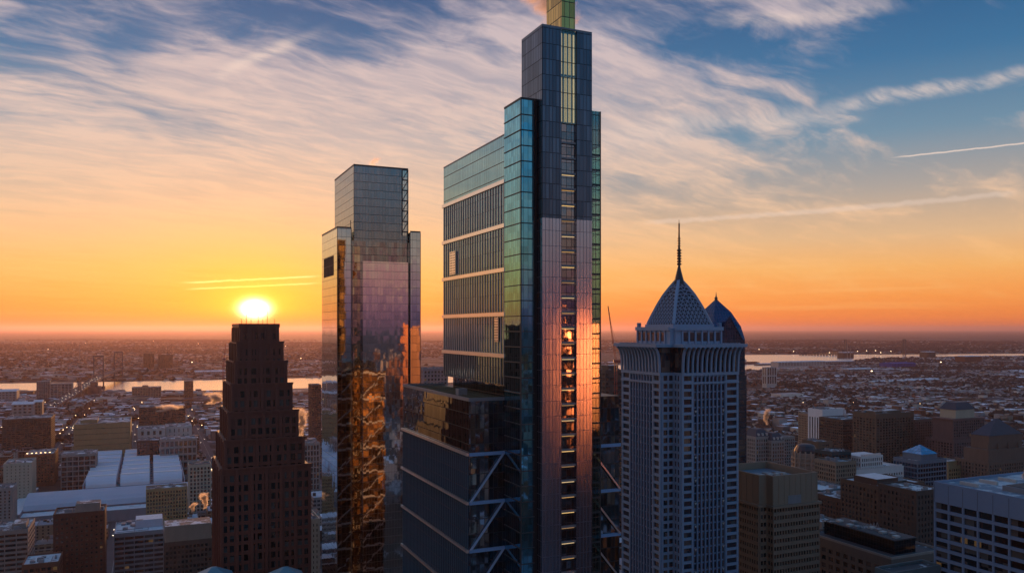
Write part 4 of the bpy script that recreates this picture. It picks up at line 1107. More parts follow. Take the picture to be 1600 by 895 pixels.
# ---- blue glass building with pyramid skylight
def skylight_building():
    g = solid('blue_frame', (.12, .17, .23), .5)
    root, u, z1 = tower('glass_block', 'blue glass office block with a glazed pyramid roof, right side', 1434, 1479, 722, 720, 26, g, fh=4.2, bw=3.2, pier=.5, span=1.3, clutter=False, win=curtain('blue_band_glass', (.12, .2, .3), 2, 4, .1))
    c = (u / 2, 13); z0 = z1 + 1.2
    MB().box(c[0] - 10, c[0] + 10, 3, 23, z1 + .12, z0 + 4.5).build('drum', g, root)
    m = MB(); m.v = [(c[0] - 10.5, 2.5, z0 + 4.5), (c[0] + 10.5, 2.5, z0 + 4.5), (c[0] + 10.5, 23.5, z0 + 4.5), (c[0] - 10.5, 23.5, z0 + 4.5), (c[0], c[1], z0 + 12)]
    m.f = [(0, 1, 4), (1, 2, 4), (2, 3, 4), (3, 0, 4), (3, 2, 1, 0)]; m.build('pyramid_roof', curtain('skylight_glass', (.3, .45, .6), 2, 2, .15, jit=.01, rough=.1), root)
skylight_building()
# ---- pink tower with mansard, gothic spire tower, mansard twins
def hip(root, x0, x1, y0, y1, z0, z1, f, mat, name='roof_cap'):
    cx, cy_ = (x0 + x1) / 2, (y0 + y1) / 2; m = MB()
    m.v = [(x0, y0, z0), (x1, y0, z0), (x1, y1, z0), (x0, y1, z0)] + [(cx + (a - cx) * f, cy_ + (b - cy_) * f, z1) for a, b in ((x0, y0), (x1, y0), (x1, y1), (x0, y1))]
    m.f = [(3, 2, 1, 0), (4, 5, 6, 7)] + [(i, (i + 1) % 4, 4 + (i + 1) % 4, 4 + i) for i in range(4)]
    return m.build(name, mat, root)
slate = solid('slate_roof', (.05, .05, .07), .6)
def pink_tower():
    w = solid('pink_brick', (.16, .10, .095))
    root, u, z1 = tower('apartment_tower', 'pinkish stepped apartment tower with a slate mansard top, right side', 1490, 1556, 690, 900, 36, w, fh=3.1, bw=4.0, pier=1.9, span=1.0, clutter=False)
    m = MB().box(u * .06, u * .8, 4, 30, z1 + .12, z1 + 24).box(u * .04, u * .82, 3.4, 30.6, z1 + 23, z1 + 24.5); wins = []
    facade(m, wins, 'f', u * .06, u * .8, z1 + 2, z1 + 23, 4, 3.1, 3.6, 1.6, 1.0, .4, 1); m.build('upper_tower', w, root); win_parts(root, wins, M_win, 60, name='upper_window')
    MB().box(u * .18, u * .62, 7, 27, z1 + 24.5, z1 + 34).build('belvedere', M_cream, root)
    hip(root, u * .17, u * .63, 6.5, 27.5, z1 + 34, z1 + 42, .6, slate, 'mansard_roof')
pink_tower()
def spire_tower():
    w = solid('dark_gothic', (.15, .105, .085))
    root, u, z1 = tower('gothic_tower', 'dark stepped gothic tower with a steep peaked roof at the right edge', 1545, 1622, 724, 780, 36, w, fh=3.6, bw=3.6, pier=1.9, span=1.4, clutter=False)
    MB().box(5, u - 6, 4, 30, z1 + .12, z1 + 12).build('upper_tower', w, root); MB().box(10, u - 14, 7, 26, z1 + 12, z1 + 25).build('upper_tower', w, root)
    hip(root, 9.5, u - 13.5, 6.5, 26.5, z1 + 25, z1 + 40, .06, slate, 'peaked_roof')
    d = MB()
    for k in range(5): a = 6 + k * (u - 14) / 4; d.lathe(a, 5, [(1, z1 + 12), (.9, z1 + 15), (.1, z1 + 19)], 6)
    d.build('pinnacle', w, root)
spire_tower()
def mansards():
    for (a, b_, t, lb) in ((1181, 1204, 684, 'narrow old building with a dark mansard roof next to the blue glass tower'), (1206, 1226, 690, 'old pale building with a rounded dark mansard roof and dormers')):
        root, u, z1 = tower('mansard_building', lb, a, b_, t, 900, 22, stone_g, fh=4.2, bw=3.6, pier=1.6, span=1.5, clutter=False)
        hip(root, .3, u - .3, .5, 21, z1 + 1.2, z1 + 9, .55, slate, 'mansard_roof')
        dm = MB()
        for k in range(3): q = u * (.22 + .28 * k); dm.box(q - .9, q + .9, .2, 3, z1 + 2, z1 + 4.6)
        dm.build('dormer', stone_w, root)
mansards()
def green_pyramids():
    w = solid('verdigris', (.16, .28, .34), .55)
    for px, lb in ((334, 'blue-green pyramid roof at the bottom edge, left of the pair below the granite tower'), (446, 'blue-green pyramid roof at the bottom edge, right of the pair below the granite tower')):
        Y = 292; root = thing('pyramid_roofed_block', lb, 'building', (X(px, Y), Y, 0))
        zt = Z(887, Y); MB().box(-6, 6, -6, 6, 0, zt - 3.5).build('wall', brick_r, root); hip(root, -6.8, 6.8, -6.8, 6.8, zt - 3.5, zt + .4, .12, w, 'pyramid_roof')
green_pyramids()

# ================================================================== BRIDGES
def suspension(name, label, P0, P1, t0, t1, zt, zd, w, mat, app0, app1, zapp=9):
    """towers at fractions t0,t1 of P0->P1; deck climbs from zapp to zd"""
    dx, dy = P1[0] - P0[0], P1[1] - P0[1]; Lg = math.hypot(dx, dy); rot = math.atan2(dy, dx)
    root = thing(name, label, 'bridge', (P0[0], P0[1], 0), rot)
    x0, x1 = t0 * Lg, t1 * Lg
    def deck(x):
        if x < x0: return zapp + (zd - zapp) * max(0, x / x0)
        if x > x1: return zd - (zd - zapp) * min(1, (x - x1) / (Lg - x1))
        return zd + 3 * math.sin(math.pi * (x - x0) / (x1 - x0))
    d = MB(); n = 40; rd = MB(); fas = MB()
    for i in range(n):
        a, b_ = Lg * i / n, Lg * (i + 1) / n; za, zb = deck(a), deck(b_)
        k = len(d.v); d.v += [(a, -w / 2, za - 3), (a, w / 2, za - 3), (a, w / 2, za), (a, -w / 2, za), (b_, -w / 2, zb - 3), (b_, w / 2, zb - 3), (b_, w / 2, zb), (b_, -w / 2, zb)]
        d.f += [(k, k + 4, k + 5, k + 1), (k + 1, k + 5, k + 6, k + 2), (k + 2, k + 6, k + 7, k + 3), (k + 3, k + 7, k + 4, k)]
        for s in (-1, 1): fas.bar((a, s * w / 2, za + 1), (b_, s * w / 2, zb + 1), .8, 3.4)
    dk = d.build('deck', solid('bridge_deck', (.11, .10, .10)), root); fas.build('railing_truss', mat, dk)
    for x in (x0, x1):
        t = MB()
        for s in (-1, 1):
            t.prism([(x - 3, s * w / 2 - 2), (x + 3, s * w / 2 - 2), (x + 3, s * w / 2 + 2), (x - 3, s * w / 2 + 2)], 0, zt)
        for k in range(4):
            za = zd + 6 + (zt - zd - 8) * k / 4; zb = zd + 6 + (zt - zd - 8) * (k + 1) / 4
            t.bar((x, -w / 2, za), (x, w / 2, zb), 1.5).bar((x, w / 2, za), (x, -w / 2, zb), 1.5)
        t.box(x - 2, x + 2, -w / 2, w / 2, zt - 4, zt)
        t.box(x - 7, x + 7, -w / 2 - 5, w / 2 + 5, 0, 8)
        t.build('tower', mat, root)
    for s in (-1, 1):
        c = MB(); pts = []
        for i in range(41):
            x = -0 + Lg * (.5 * t0) + (x1 + (Lg - x1) * .5 - Lg * .5 * t0) * i / 40
            if x < x0: z = deck(x) + (zt - deck(x)) * ((x - Lg * .5 * t0) / (x0 - Lg * .5 * t0)) ** 1.3
            elif x > x1: z = deck(x) + (zt - deck(x)) * max(0, (1 - (x - x1) / ((Lg - x1) * .5))) ** 1.3
            else: q = (x - (x0 + x1) / 2) / ((x1 - x0) / 2); z = zd + 5 + (zt - zd - 5) * q * q
            pts.append((x, s * w / 2, z))
        for a, b_ in zip(pts[:-1], pts[1:]): c.bar(a, b_, 1.1)
        for p in pts[1:-1:1]: c.bar((p[0], p[1], deck(p[0])), p, .35)
        c.build('cable', mat, root)
    v = MB(); r = random.Random(2)
    for i in range(14):
        x = x0 * .92 * i / 14
        if deck(x) > 8: MB().box(x - 2, x + 2, -w / 2 + 1, w / 2 - 1, 0, deck(x) - 3).build('pier', solid('bridge_pier', (.28, .24, .22)), root)
    return root, deck, Lg, x0
bmat = solid('bridge_blue', (.05, .06, .09), .6)
Pa = (X(77, 2080), 2080); Pz = (X(214, 4050), 4050); Lb = math.hypot(Pz[0] - Pa[0], Pz[1] - Pa[1])
broot, bdeck, bL, bx0 = suspension('suspension_bridge', 'blue suspension bridge climbing across the river on the left', Pa, Pz, .40, .66, 117, 40, 30, bmat, 0, 0)
for k in range(0, 64):                                                   # traffic on the climbing approach
    r = random.Random(k); x = 20 + k / 64 * bL * .4; ln = (-9, -5, 4, 8)[k % 4]
    if k == 0:
        cb = MB().box(-2.3, 2.3, -.9, .9, .35, .95).box(-1.3, 1.2, -.8, .8, .95, 1.5).build('car', solid('car_paint', (.3, .3, .32), .4)); car0 = cb
        MB().box(-2.34, -2.3, -.7, .7, .55, .8).build('headlight', emit('headlights', (1, .8, .55), 6), cb)
        o = cb
    else:
        o = car0.copy(); col.objects.link(o)
        for ch in car0.children: c = ch.copy(); col.objects.link(c); c.parent = o
    a = broot.rotation_euler.z; o.location = (Pa[0] + x * math.cos(a) - ln * math.sin(a), Pa[1] + x * math.sin(a) + ln * math.cos(a), bdeck(x) + .05); o.rotation_euler = (0, 0, a)
    tag(o, 'tiny car with headlights on the approach to the suspension bridge', 'car', 'cars on the bridge approach')
suspension('suspension_bridge', 'distant suspension bridge over the far bend of the river on the right', (X(1250, 6500), 6500), (X(1480, 6750), 6750), .30, .70, 128, 42, 26, bmat, 0, 0)
MB_ = MB().box(-24, 24, -16, 16, 0, 30).box(-16, -4, -10, 10, 30, 44).build('bridge_anchorage', solid('anchorage', (.14, .09, .08))); MB_.location = (X(148, 2560), 2560, 0); MB_.rotation_euler = (0, 0, broot.rotation_euler.z)
tag(MB_, 'dark stone anchorage block beside the climbing bridge deck', 'anchorage')

# ---- cranes
def crane(px, Y, pyb, pyt, px2, label, name='construction_crane'):
    m = solid('crane_red', (.35, .08, .06), .6); C = (X(px, Y), Y); zb, zt = Z(pyb, Y), Z(pyt, Y)
    root = thing(name, label, 'crane', (C[0], C[1], 0), 0)
    t = MB(); s = 1.1
    for a in (-s, s):
        for b_ in (-s, s): t.box(a - .18, a + .18, b_ - .18, b_ + .18, 0, zb)
    z = 0
    while z < zb - 3: t.bar((-s, -s, z), (s, -s, z + 3), .2).bar((s, -s, z), (s, s, z + 3), .2); z += 3
    t.build('mast', m, root)
    x2 = (X(px2, Y) - C[0]); j = MB(); n = 12
    for o in (-.8, .8): j.bar((o, 0, zb), (x2 + o * .3, 0, zt), .35)
    j.bar((0, 1.4, zb), (x2, .3, zt), .3)
    for k in range(n):
        f = k / n; g = (k + .5) / n; j.bar((-.8 + x2 * f, 0, zb + (zt - zb) * f), (.8 + x2 * g, 0, zb + (zt - zb) * g), .2)
    j.build('jib', m, root); MB().box(-2, 6, -1.5, 1.5, zb - 2.5, zb).build('cab', m, root)
    MB().bar((5, 0, zb), (2, 0, zb + 12), .3).bar((2, 0, zb + 12), (x2 * .7, 0, zb + (zt - zb) * .7), .12).build('stay', m, root)
crane(962, 740, 562, 478, 950, 'thin red luffing crane rising between the tallest skyscraper and the pyramid tower')
crane(349, 1500, 570, 536, 353, 'faint crane against the far riverbank left of the granite tower')

# ================================================================== STEAM
def steam(px, pyb, pyt, wpx, Y, label, lean=0, seed=0, dens=.25, colr=(1, .9, .85)):
    z0, z1 = Z(pyb, Y), Z(pyt, Y); w = wpx / F * Y; h = z1 - z0
    m = bpy.data.materials.new('steam_vapour'); m.use_nodes = True; N = NT(m.node_tree)
    v = N.new('ShaderNodeVolumePrincipled'); o = N.new('ShaderNodeOutputMaterial'); N.l.new(v.outputs[0], o.inputs['Volume'])
    tc = N.new('ShaderNodeTexCoord'); P = S(N, tc.outputs['Object']); x, y, z = N.xyz(P)
    n = N.noise(P, 2.6 / w, 5, .62, .8)
    # plume axis wanders and widens with height
    zn = z / h; wob = N.m('SINE', zn * 7 + seed) * w * .12
    cx = zn * lean + wob; dx = x - cx; rr = N.m('SQRT', dx * dx + y * y) / (w * .5)
    wid = zn * .55 + .35
    den = N.step(n * 1.9 - rr / wid * .48, .42, .80) * N.step(zn, 1.0, .55) * N.step(zn, 0.0, .05)
    v.inputs['Color'].default_value = (*colr, 1); v.inputs['Anisotropy'].default_value = .6
    N.put(v, 'Density', den * (dens * 16 / w))
    b = MB(); lo, hi = min(0, lean) - w * .65, max(0, lean) + w * .65
    b.box(lo, hi, -w * .6, w * .6, 0, h)
    ob = b.build('steam_plume', m); ob.location = (X(px, Y), Y, z0)
    tag(ob, label, 'steam')
steam(866, 52, -45, 112, 268, 'pink steam cloud drifting up behind the crown of the tallest skyscraper', 1, 1, .45)
steam(582, 262, 244, 24, 445, 'faint wisp of steam above the slimmer glass skyscraper', 2, 2, .12)
steam(472, 690, 634, 22, 1300, 'orange-lit steam plume right of the red granite tower', -4, 3, .7)
steam(332, 632, 612, 34, 1600, 'orange-lit steam cloud left of the red granite tower', 8, 5, .7)
steam(320, 795, 768, 14, 700, 'orange-lit steam plume low against the left side of the granite tower', 0, 6, .7)
steam(299, 800, 784, 12, 700, 'small orange-lit wisp of steam above the dark office roof', 3, 7, .6)
steam(1197, 664, 637, 12, 1000, 'pink steam puff rising right of the blue glass tower', 1, 8, .7)
steam(1598, 748, 728, 10, 330, 'small pink steam puff at the right edge over the white block', 2, 9, .6)
steam(255, 643, 632, 40, 1540, 'orange-lit steam trailing over the long office roof near the river', 14, 11, .5)
# ================================================================== STREETS
def roads():
    m = solid('asphalt_snow', (.07, .065, .07), .8, var=.4, nscale=.08, streak=False)
    rd = MB(); 
    mk = MB()
    # grid streets through the near city, in grid coordinates
    def strip(g0, g1, h0, h1, mb, z):
        pts = []
        for a, b_ in ((g0, h0), (g1, h0), (g1, h1), (g0, h1)):
            pts.append((a * Bv[0] + b_ * Av[0], a * Bv[1] + b_ * Av[1], z))
        mb.poly(pts)
    for k in range(-8, 14): a = k * 120.0 - 30; strip(a - 8, a + 8, 450, 2300, rd, .08); strip(a - .15, a + .15, 450, 2300, mk, .12)
    tag(rd.build('road', m), 'dark straight avenues running through the city', None, kind='structure')
    cr = MB()
    for k in range(4, 24): h = k * 100.0; strip(-1000, 1650, h - 6, h + 6, cr, .04)
    tag(cr.build('road', m), 'dark cross streets between the blocks', None, kind='structure')
    tag(mk.build('road_marking', stone_w), 'pale centre lines along the avenues', None, kind='structure')
roads()

# ================================================================== THE CITY: individual buildings first
def col_mat(name, rough=.8):
    m, N, b, P, Nn = mat_base(name)
    at = N.new('ShaderNodeAttribute'); at.attribute_name = 'Col'
    n = N.noise(P, .06, 4, .6)
    oi = N.new('ShaderNodeObjectInfo'); rr = S(N, oi.outputs['Random']); r2 = N.m('FRACT', rr * 17.3); r3 = N.m('FRACT', rr * 41.7)
    nx, ny, nz = N.xyz(Nn); x, y, z = N.xyz(P)
    s_ = x * N.m('ABSOLUTE', ny) + y * N.m('ABSOLUTE', nx)
    side = N.m('LESS_THAN', N.m('ABSOLUTE', nz), .5)
    wn = N.m('MULTIPLY', N.m('LESS_THAN', N.m('FRACT', s_ / (r2 * 3.2 + 2.2)), N.m('MULTIPLY_ADD', r3, .5, .3)), N.m('LESS_THAN', N.m('FRACT', z / (r3 * 1.6 + 3.1)), N.m('MULTIPLY_ADD', r2, .3, .33))) * side
    c = N.vm('SCALE', S(N, at.outputs[0]), scale=n * .9 + .55)
    N.put(b, 'Base Color', N.mix(wn * .85, c, (.015, .017, .02, 1)))
    N.put(b, 'Roughness', wn * -.55 + rough); b.inputs['Specular IOR Level'].default_value = .3
    return m
M_city = col_mat('city_fabric')
WALLS = [(.17, .08, .055), (.11, .07, .055), (.24, .17, .12), (.30, .26, .21), (.20, .19, .185), (.38, .35, .32), (.09, .075, .07), (.14, .075, .055), (.27, .25, .25)]
ROOFS = [(.58, .58, .62), (.45, .45, .48), (.30, .30, .33), (.14, .13, .13), (.08, .075, .08), (.10, .09, .09), (.62, .62, .66), (.22, .20, .20), (.17, .12, .10)]
class CB(MB):
    def __init__(s): super().__init__(); s.c = []
    def cbox(s, x0, x1, y0, y1, z0, z1, wc, rc):
        n = len(s.v)
        s.v += [(x0, y0, z0), (x1, y0, z0), (x1, y1, z0), (x0, y1, z0), (x0, y0, z1), (x1, y0, z1), (x1, y1, z1), (x0, y1, z1)]
        s.f += [(n + 4, n + 5, n + 6, n + 7), (n, n + 1, n + 5, n + 4), (n + 1, n + 2, n + 6, n + 5), (n + 2, n + 3, n + 7, n + 6), (n + 3, n, n + 4, n + 7)]
        s.c += [rc] + [wc] * 4
    def cbuild(s, name, mat, parent=None):
        o = s.build(name, mat, parent); me = o.data
        at = me.color_attributes.new('Col', 'FLOAT_COLOR', 'CORNER')
        arr = np.ones((len(me.loops), 4), dtype=np.float32)
        ls = np.array([len(f) for f in s.f]); idx = np.repeat(np.arange(len(s.f)), ls)
        arr[:, :3] = np.array(s.c, dtype=np.float32)[idx]
        at.data.foreach_set('color', arr.ravel()); return o
def in_view(x, y, m=60):
    if y < 30: return False
    p = CX + x / y * F; return -m < p < 1600 + m
rc_ = random.Random(11)
AV = [k * 120.0 - 30 for k in range(-12, 20)]
def on_road(g, h, w, d):
    for a in AV:
        if g < a + 9 and g + w > a - 9: return True
    k = math.floor((h + d) / 100.0); 
    for q in (k, k + 1):
        if h < q * 100 + 7 and h + d > q * 100 - 7: return True
    return False
kinds = [('row_building', 'snow-roofed brick building packed into the blocks left of the granite tower', 'buildings in the snowy blocks on the left', lambda px: px < 330),
         ('mid_rise_building', 'flat-roofed building in the blocks glimpsed between the tall towers', 'buildings glimpsed between the towers', lambda px: 330 <= px < 960),
         ('row_building', 'dim flat-roofed building packed between the towers on the right', 'buildings in the dim blocks on the right', lambda px: px >= 960)]
nind = 0; cand = []
for i in range(9000):
    Y = 560 + (2150 - 560) * (rc_.random() ** .8); px = rc_.uniform(-30, 1640)
    cand.append((Y, px))
cand.sort()
used = []
for Y, px in cand:
    if nind >= 285: break
    if 500 < px < 660 or 700 < px < 945 or (975 < px < 1180 and Y < 1500): continue
    x = X(px, Y); w = rc_.uniform(14, 34); d = rc_.uniform(14, 32); g, h = gridc(x, Y)
    if rc_.random() < .30 or on_road(g, h, w, d): continue
    if not free(x, Y, w + 1, d + 1) or in_river(x, Y): continue
    hh = rc_.choice((7, 9, 11, 13, 16, 20, 26)) * rc_.uniform(.85, 1.15)
    if px > 1180 and Y > 1000: hh *= .7
    # keep the custom landmarks in view
    if Y < 900 and hh > 20: hh = 18
    nm, lb, gp, _ = [k for k in kinds if k[3](px)][0]
    root = thing(nm, lb, 'building', (x, Y, 0), group=gp)
    FOOT.append((g, g + w + 1, h, h + d + 1))
    wc = rc_.choice(WALLS); rf = rc_.choice(ROOFS[:5] if rc_.random() < .7 else ROOFS)
    c = CB(); c.cbox(0, w, 0, d, 0, hh, wc, rf)
    if rc_.random() < .5: c.cbox(w * .3, w, d * .2, d * .9, hh, hh + 4, wc, rf)
    top = hh + 4 if len(c.v) > 8 else hh
    c.cbuild('wall', M_city, root)
    p = MB(); t = .4
    p.box(-.1, w + .1, -.1, t, hh, hh + .9).box(-.1, t, t, d, hh, hh + .9).box(w - t, w + .1, t, d, hh, hh + .9)
    p.build('parapet', rc_.choice([stone_g, stone_w, brick_r, conc]), root)
    e = CB()
    for k in range(rc_.randint(2, 5)):
        a, b_ = rc_.uniform(1, w - 5), rc_.uniform(1, d - 5); e.cbox(a, a + rc_.uniform(1.5, 4), b_, b_ + rc_.uniform(1.5, 4), hh, hh + rc_.uniform(1.5, 3.5), rc_.choice(WALLS), rc_.choice(ROOFS))
    e.cbuild('roof_plant', M_city, root)
    if rc_.random() < .2: MB().lathe(w * .7, d * .6, [(.3, top), (.3, top + 2), (1.8, top + 2), (1.8, top + 5), (.2, top + 6.4)], 8).build('water_tank', brown, root)
    nind += 1
print('individual buildings', nind)

# ---- the rest, as one mass
def mass(name, label, y0, y1, n, wr, dr, hr, seed, pxr=(-60, 1660), far=False, keep=None, clump=True, powr=1.0, roofs=ROOFS, walls=WALLS):
    r = np.random.RandomState(seed); c = CB(); cnt = 0
    for i in range(n):
        Y = y0 + (y1 - y0) * r.rand() ** powr; px = r.uniform(*pxr); x = X(px, Y)
        if keep and not keep(x, Y, px): continue
        if in_river(x, Y): continue
        w = r.uniform(*wr); d = r.uniform(*dr); bigb = Y > 2300 and r.rand() < .012
        if bigb: w = r.uniform(50, 130); d = r.uniform(40, 80)
        if Y > 2000 and (abs((x * .35 + Y * .9) % 900) < 26 or abs((x * .92 - Y * .38) % 1100) < 22 or math.sin(x * .0031 + Y * .0017) * math.sin(x * .0013 - Y * .0041) > .72): continue
        if Y < 2300:
            g, h = gridc(x, Y)
            if on_road(g, h, w, d) or not free(x, Y, w, d): continue
        else:
            # hold to streets: rows
            g, h = gridc(x, Y); h = round(h / 34) * 34 + r.uniform(-2, 2); x, Y = g * Bv[0] + h * Av[0], g * Bv[1] + h * Av[1]
            if in_river(x, Y): continue
        hh = r.uniform(*hr) * (1 + .8 * (r.rand() < .03))
        pts = [(0, 0), (w, 0), (w, d), (0, d)]; P = [loc2w((x, Y), a, b_) for a, b_ in pts]; k = len(c.v)
        c.v += [(p[0], p[1], 0) for p in P] + [(p[0], p[1], hh) for p in P]
        c.f += [(k + 4, k + 5, k + 6, k + 7), (k, k + 1, k + 5, k + 4), (k + 1, k + 2, k + 6, k + 5), (k + 3, k, k + 4, k + 7)]
        c.c += [roofs[r.randint(len(roofs))]] + [walls[r.randint(len(walls))]] * 3; cnt += 1
    o = c.cbuild(name, M_mass); tag(o, label, None, kind='stuff'); print(name, cnt); return o
def mass_mat():
    m, N, b, P, Nn = mat_base('mass_fabric')
    big = N.noise(P, .0022, 4, .6)
    at = N.new('ShaderNodeAttribute'); at.attribute_name = 'Col'
    n = N.noise(P, .02, 5, .65)
    N.put(b, 'Base Color', N.vm('SCALE', S(N, at.outputs[0]), scale=(n * 1.3 + .3) * (N.step(big, .32, .66) * 1.6 + .65))); b.inputs['Roughness'].default_value = .85; b.inputs['Specular IOR Level'].default_value = .2
    return m
M_mass = mass_mat()
mass('rooftops', 'snowy rooftops filling the nearer blocks', 600, 2400, 9000, (10, 24), (10, 22), (6, 12), 3, powr=.8)
mass('distant_rooftops', 'sea of small row house roofs stretching to the river', 2000, 6600, 38000, (5, 20), (7, 13), (5, 8), 4, pxr=(940, 1660), keep=lambda x, y, px: y < 5600 + (px - 1165) * 2.2, powr=.8)
mass('distant_rooftops', 'low roofs along the near bank of the river on the left', 1500, 2700, 5000, (8, 24), (8, 20), (5, 9), 5, pxr=(-60, 700))
mass('far_bank_rooftops', 'scattered roofs of the town across the river', 3000, 14000, 16000, (10, 50), (10, 30), (4, 8), 6, powr=1.3, keep=lambda x, y, px: (y > 3300 and px < 560) or (y > 7000), roofs=ROOFS[:5] + [(.14, .11, .09)] * 6)
mass('side_rooftops', 'city roofs spreading beyond the edges of the view', 500, 2600, 5000, (14, 30), (14, 30), (6, 22), 8, pxr=(-1800, 3400), keep=lambda x, y, px: px < -60 or px > 1660)
# city behind the camera, mirrored in the glass
def behind():
    r = np.random.RandomState(21); c = CB()
    for i in range(2600):
        x = r.uniform(-3000, 3000); y = r.uniform(-3200, 520)
        if abs(x) < 60 and abs(y) < 60: continue
        if y > 0 and abs(x) < y * 1.1 + 90: continue
        if 200 < x < 310 and 0 < y < 120: continue
        w, d = r.uniform(14, 36, 2); hh = r.uniform(8, 45) if r.rand() < .93 else r.uniform(60, 130)
        if math.hypot(x, y) < 150: hh = min(hh, 60)
        P = [loc2w((x, y), a, b_) for a, b_ in [(0, 0), (w, 0), (w, d), (0, d)]]; k = len(c.v)
        c.v += [(p[0], p[1], 0) for p in P] + [(p[0], p[1], hh) for p in P]
        c.f += [(k + 4, k + 5, k + 6, k + 7), (k, k + 1, k + 5, k + 4), (k + 1, k + 2, k + 6, k + 5), (k + 2, k + 3, k + 7, k + 6), (k + 3, k, k + 4, k + 7)]
        c.c += [ROOFS[r.randint(len(ROOFS))]] + [WALLS[r.randint(len(WALLS))]] * 4
    tag(c.cbuild('side_rooftops', M_mass), 'city roofs spreading on behind the viewpoint', None, kind='stuff')
behind()

# ---- dark bare woods and parks
def woods():
    r = np.random.RandomState(5); mb = MB(); cl = []
    for i in range(110):
        Y = r.uniform(1500, 6000); px = r.uniform(1165, 1650); cl.append((X(px, Y), Y, r.uniform(40, 200)))
    for i in range(150):
        Y = r.uniform(3500, 16000); px = r.uniform(-60, 1650); 
        if px > 600 and Y < 7000: continue
        cl.append((X(px, Y), Y, r.uniform(150, 700)))
    for i in range(14):
        Y = r.uniform(1500, 2500); px = r.uniform(0, 330); cl.append((X(px, Y), Y, r.uniform(20, 60)))
    for x, y, s in cl:
        n = int(22 + s * .3)
        for k in range(n):
            a = x + r.normal() * s; b_ = y + r.normal() * s * .5
            if in_river(a, b_) or (b_ < 2400 and not free(a, b_, 6, 6)): continue
            w = r.uniform(5, 9) * (1 + b_ / 5000); h = r.uniform(8, 16); m = len(mb.v)
            for j in range(5): q = 2 * math.pi * j / 5 + r.rand(); mb.v.append((a + w * math.cos(q), b_ + w * math.sin(q), h * r.uniform(.3, .6)))
            mb.v += [(a, b_, h)]; 
            for j in range(5): mb.f.append((m + j, m + (j + 1) % 5, m + 5))
            for j in range(5): 
                pass
            mb.v += [(a, b_, 0)]
            for j in range(5): mb.f.append((m + (j + 1) % 5, m + j, m + 6))
    tag(mb.build('woodland', solid('bare_woods', (.055, .038, .03), 1, var=.4, nscale=.02)), 'dark bare winter woods and parks in the distance', None, kind='stuff')
woods()

# ---- riverside sheds, ships, stadium roof, works chimneys
SH = [('pier_shed', 'long white pier shed on the near bank of the right-hand river', 1216, 1290, 566, 4500, 60, stone_w), ('pier_shed', 'second long pale shed behind the riverside pier shed', 1290, 1336, 565, 4700, 50, stone_g),
      ('warehouse', 'long low pale warehouse below the far river bend', 1326, 1364, 577, 4000, 60, stone_g), ('big_box_store', 'long deep blue roofed building below the distant bridge', 1393, 1431, 568, 4300, 80, solid('blue_store', (.05, .08, .30))),
      ('power_station', 'dark boxy power works under the left tower of the far bridge', 1318, 1334, 551, 5900, 60, brown), ('warehouse', 'dark brick works at the foot of the far bridge right tower', 1448, 1462, 550, 5800, 60, brown),
      ('riverside_mill', 'wide reddish industrial block among the far rooftops on the right', 1508, 1534, 557, 5000, 70, brick_r), ('warehouse', 'pair of long snowy warehouse roofs amid the row houses', 1424, 1470, 597, 3200, 60, stone_g),
      ('shopping_shed', 'long flat snowy shed amid the row houses on the right', 1365, 1422, 600, 3100, 50, solid('shed_brown', (.18, .12, .10))), ('pier_shed', 'low dark pier jutting into the river beside the blue glass tower', 1185, 1212, 573, 4700, 40, brown),
      ('waterfront_hall', 'rounded pale waterfront hall across the river left of the granite tower', 305, 352, 581, 3750, 90, stone_g), ('pier_shed', 'pale pier building at the left end of the river', -10, 26, 612, 2300, 60, stone_g),
      ('mill_building', 'gridded grey mill building below the left riverbank', 18, 52, 632, 1750, 40, stone_g), ('mill_building', 'brown stepped building under the bridge approach on the left', 52, 66, 628, 1800, 30, beige_d)]
for nm, lb, a, b_, t, Y, dep, wm in SH:
    P = (X(a, Y), Y); u = along(P, Bv, b_); zt = max(8, Z(t, Y)); root = thing(nm, lb, 'building', (P[0], P[1], 0)); 
    b = MB().box(.4, u - .4, .4, dep, 0, zt); wins = []; facade(b, wins, 'f', 0, u, 0, zt, .4, 7, max(10, u / 16), 4, 4, .4, 2); b.build('wall', wm, root); win_parts(root, wins, M_wdark, 20)
    m = MB(); n = 2 if dep > 55 else 1
    for k in range(n):
        d0, d1 = dep * k / n, dep * (k + 1) / n; i = len(m.v); m.v += [(-.5, d0, zt), (u + .5, d0, zt), (u + .5, (d0 + d1) / 2, zt + 4), (-.5, (d0 + d1) / 2, zt + 4), (-.5, d1, zt), (u + .5, d1, zt)]
        m.f += [(i, i + 1, i + 2, i + 3), (i + 3, i + 2, i + 5, i + 4), (i, i + 3, i + 4), (i + 1, i + 5, i + 2)]
    m.build('roof', M_snowy if wm is not SH[3][7] else wm, root)
def stack_(px, Y, pyt, label):
    o = MB().lathe(0, 0, [(3.4, 0), (2.2, Z(pyt, Y)), (2.2, Z(pyt, Y) + .1)], 10).build('chimney_stack', conc); o.location = (X(px, Y), Y, 0); tag(o, label, 'chimney')
stack_(1324, 5850, 538, 'pale works chimney, left of the two under the far bridge'); stack_(1329, 5850, 541, 'pale works chimney, right of the two under the far bridge')
stack_(1284, 7600, 540, 'tiny lone pale chimney across the far river'); stack_(124, 5200, 539, 'tiny lone pale chimney on the plain beyond the left river')
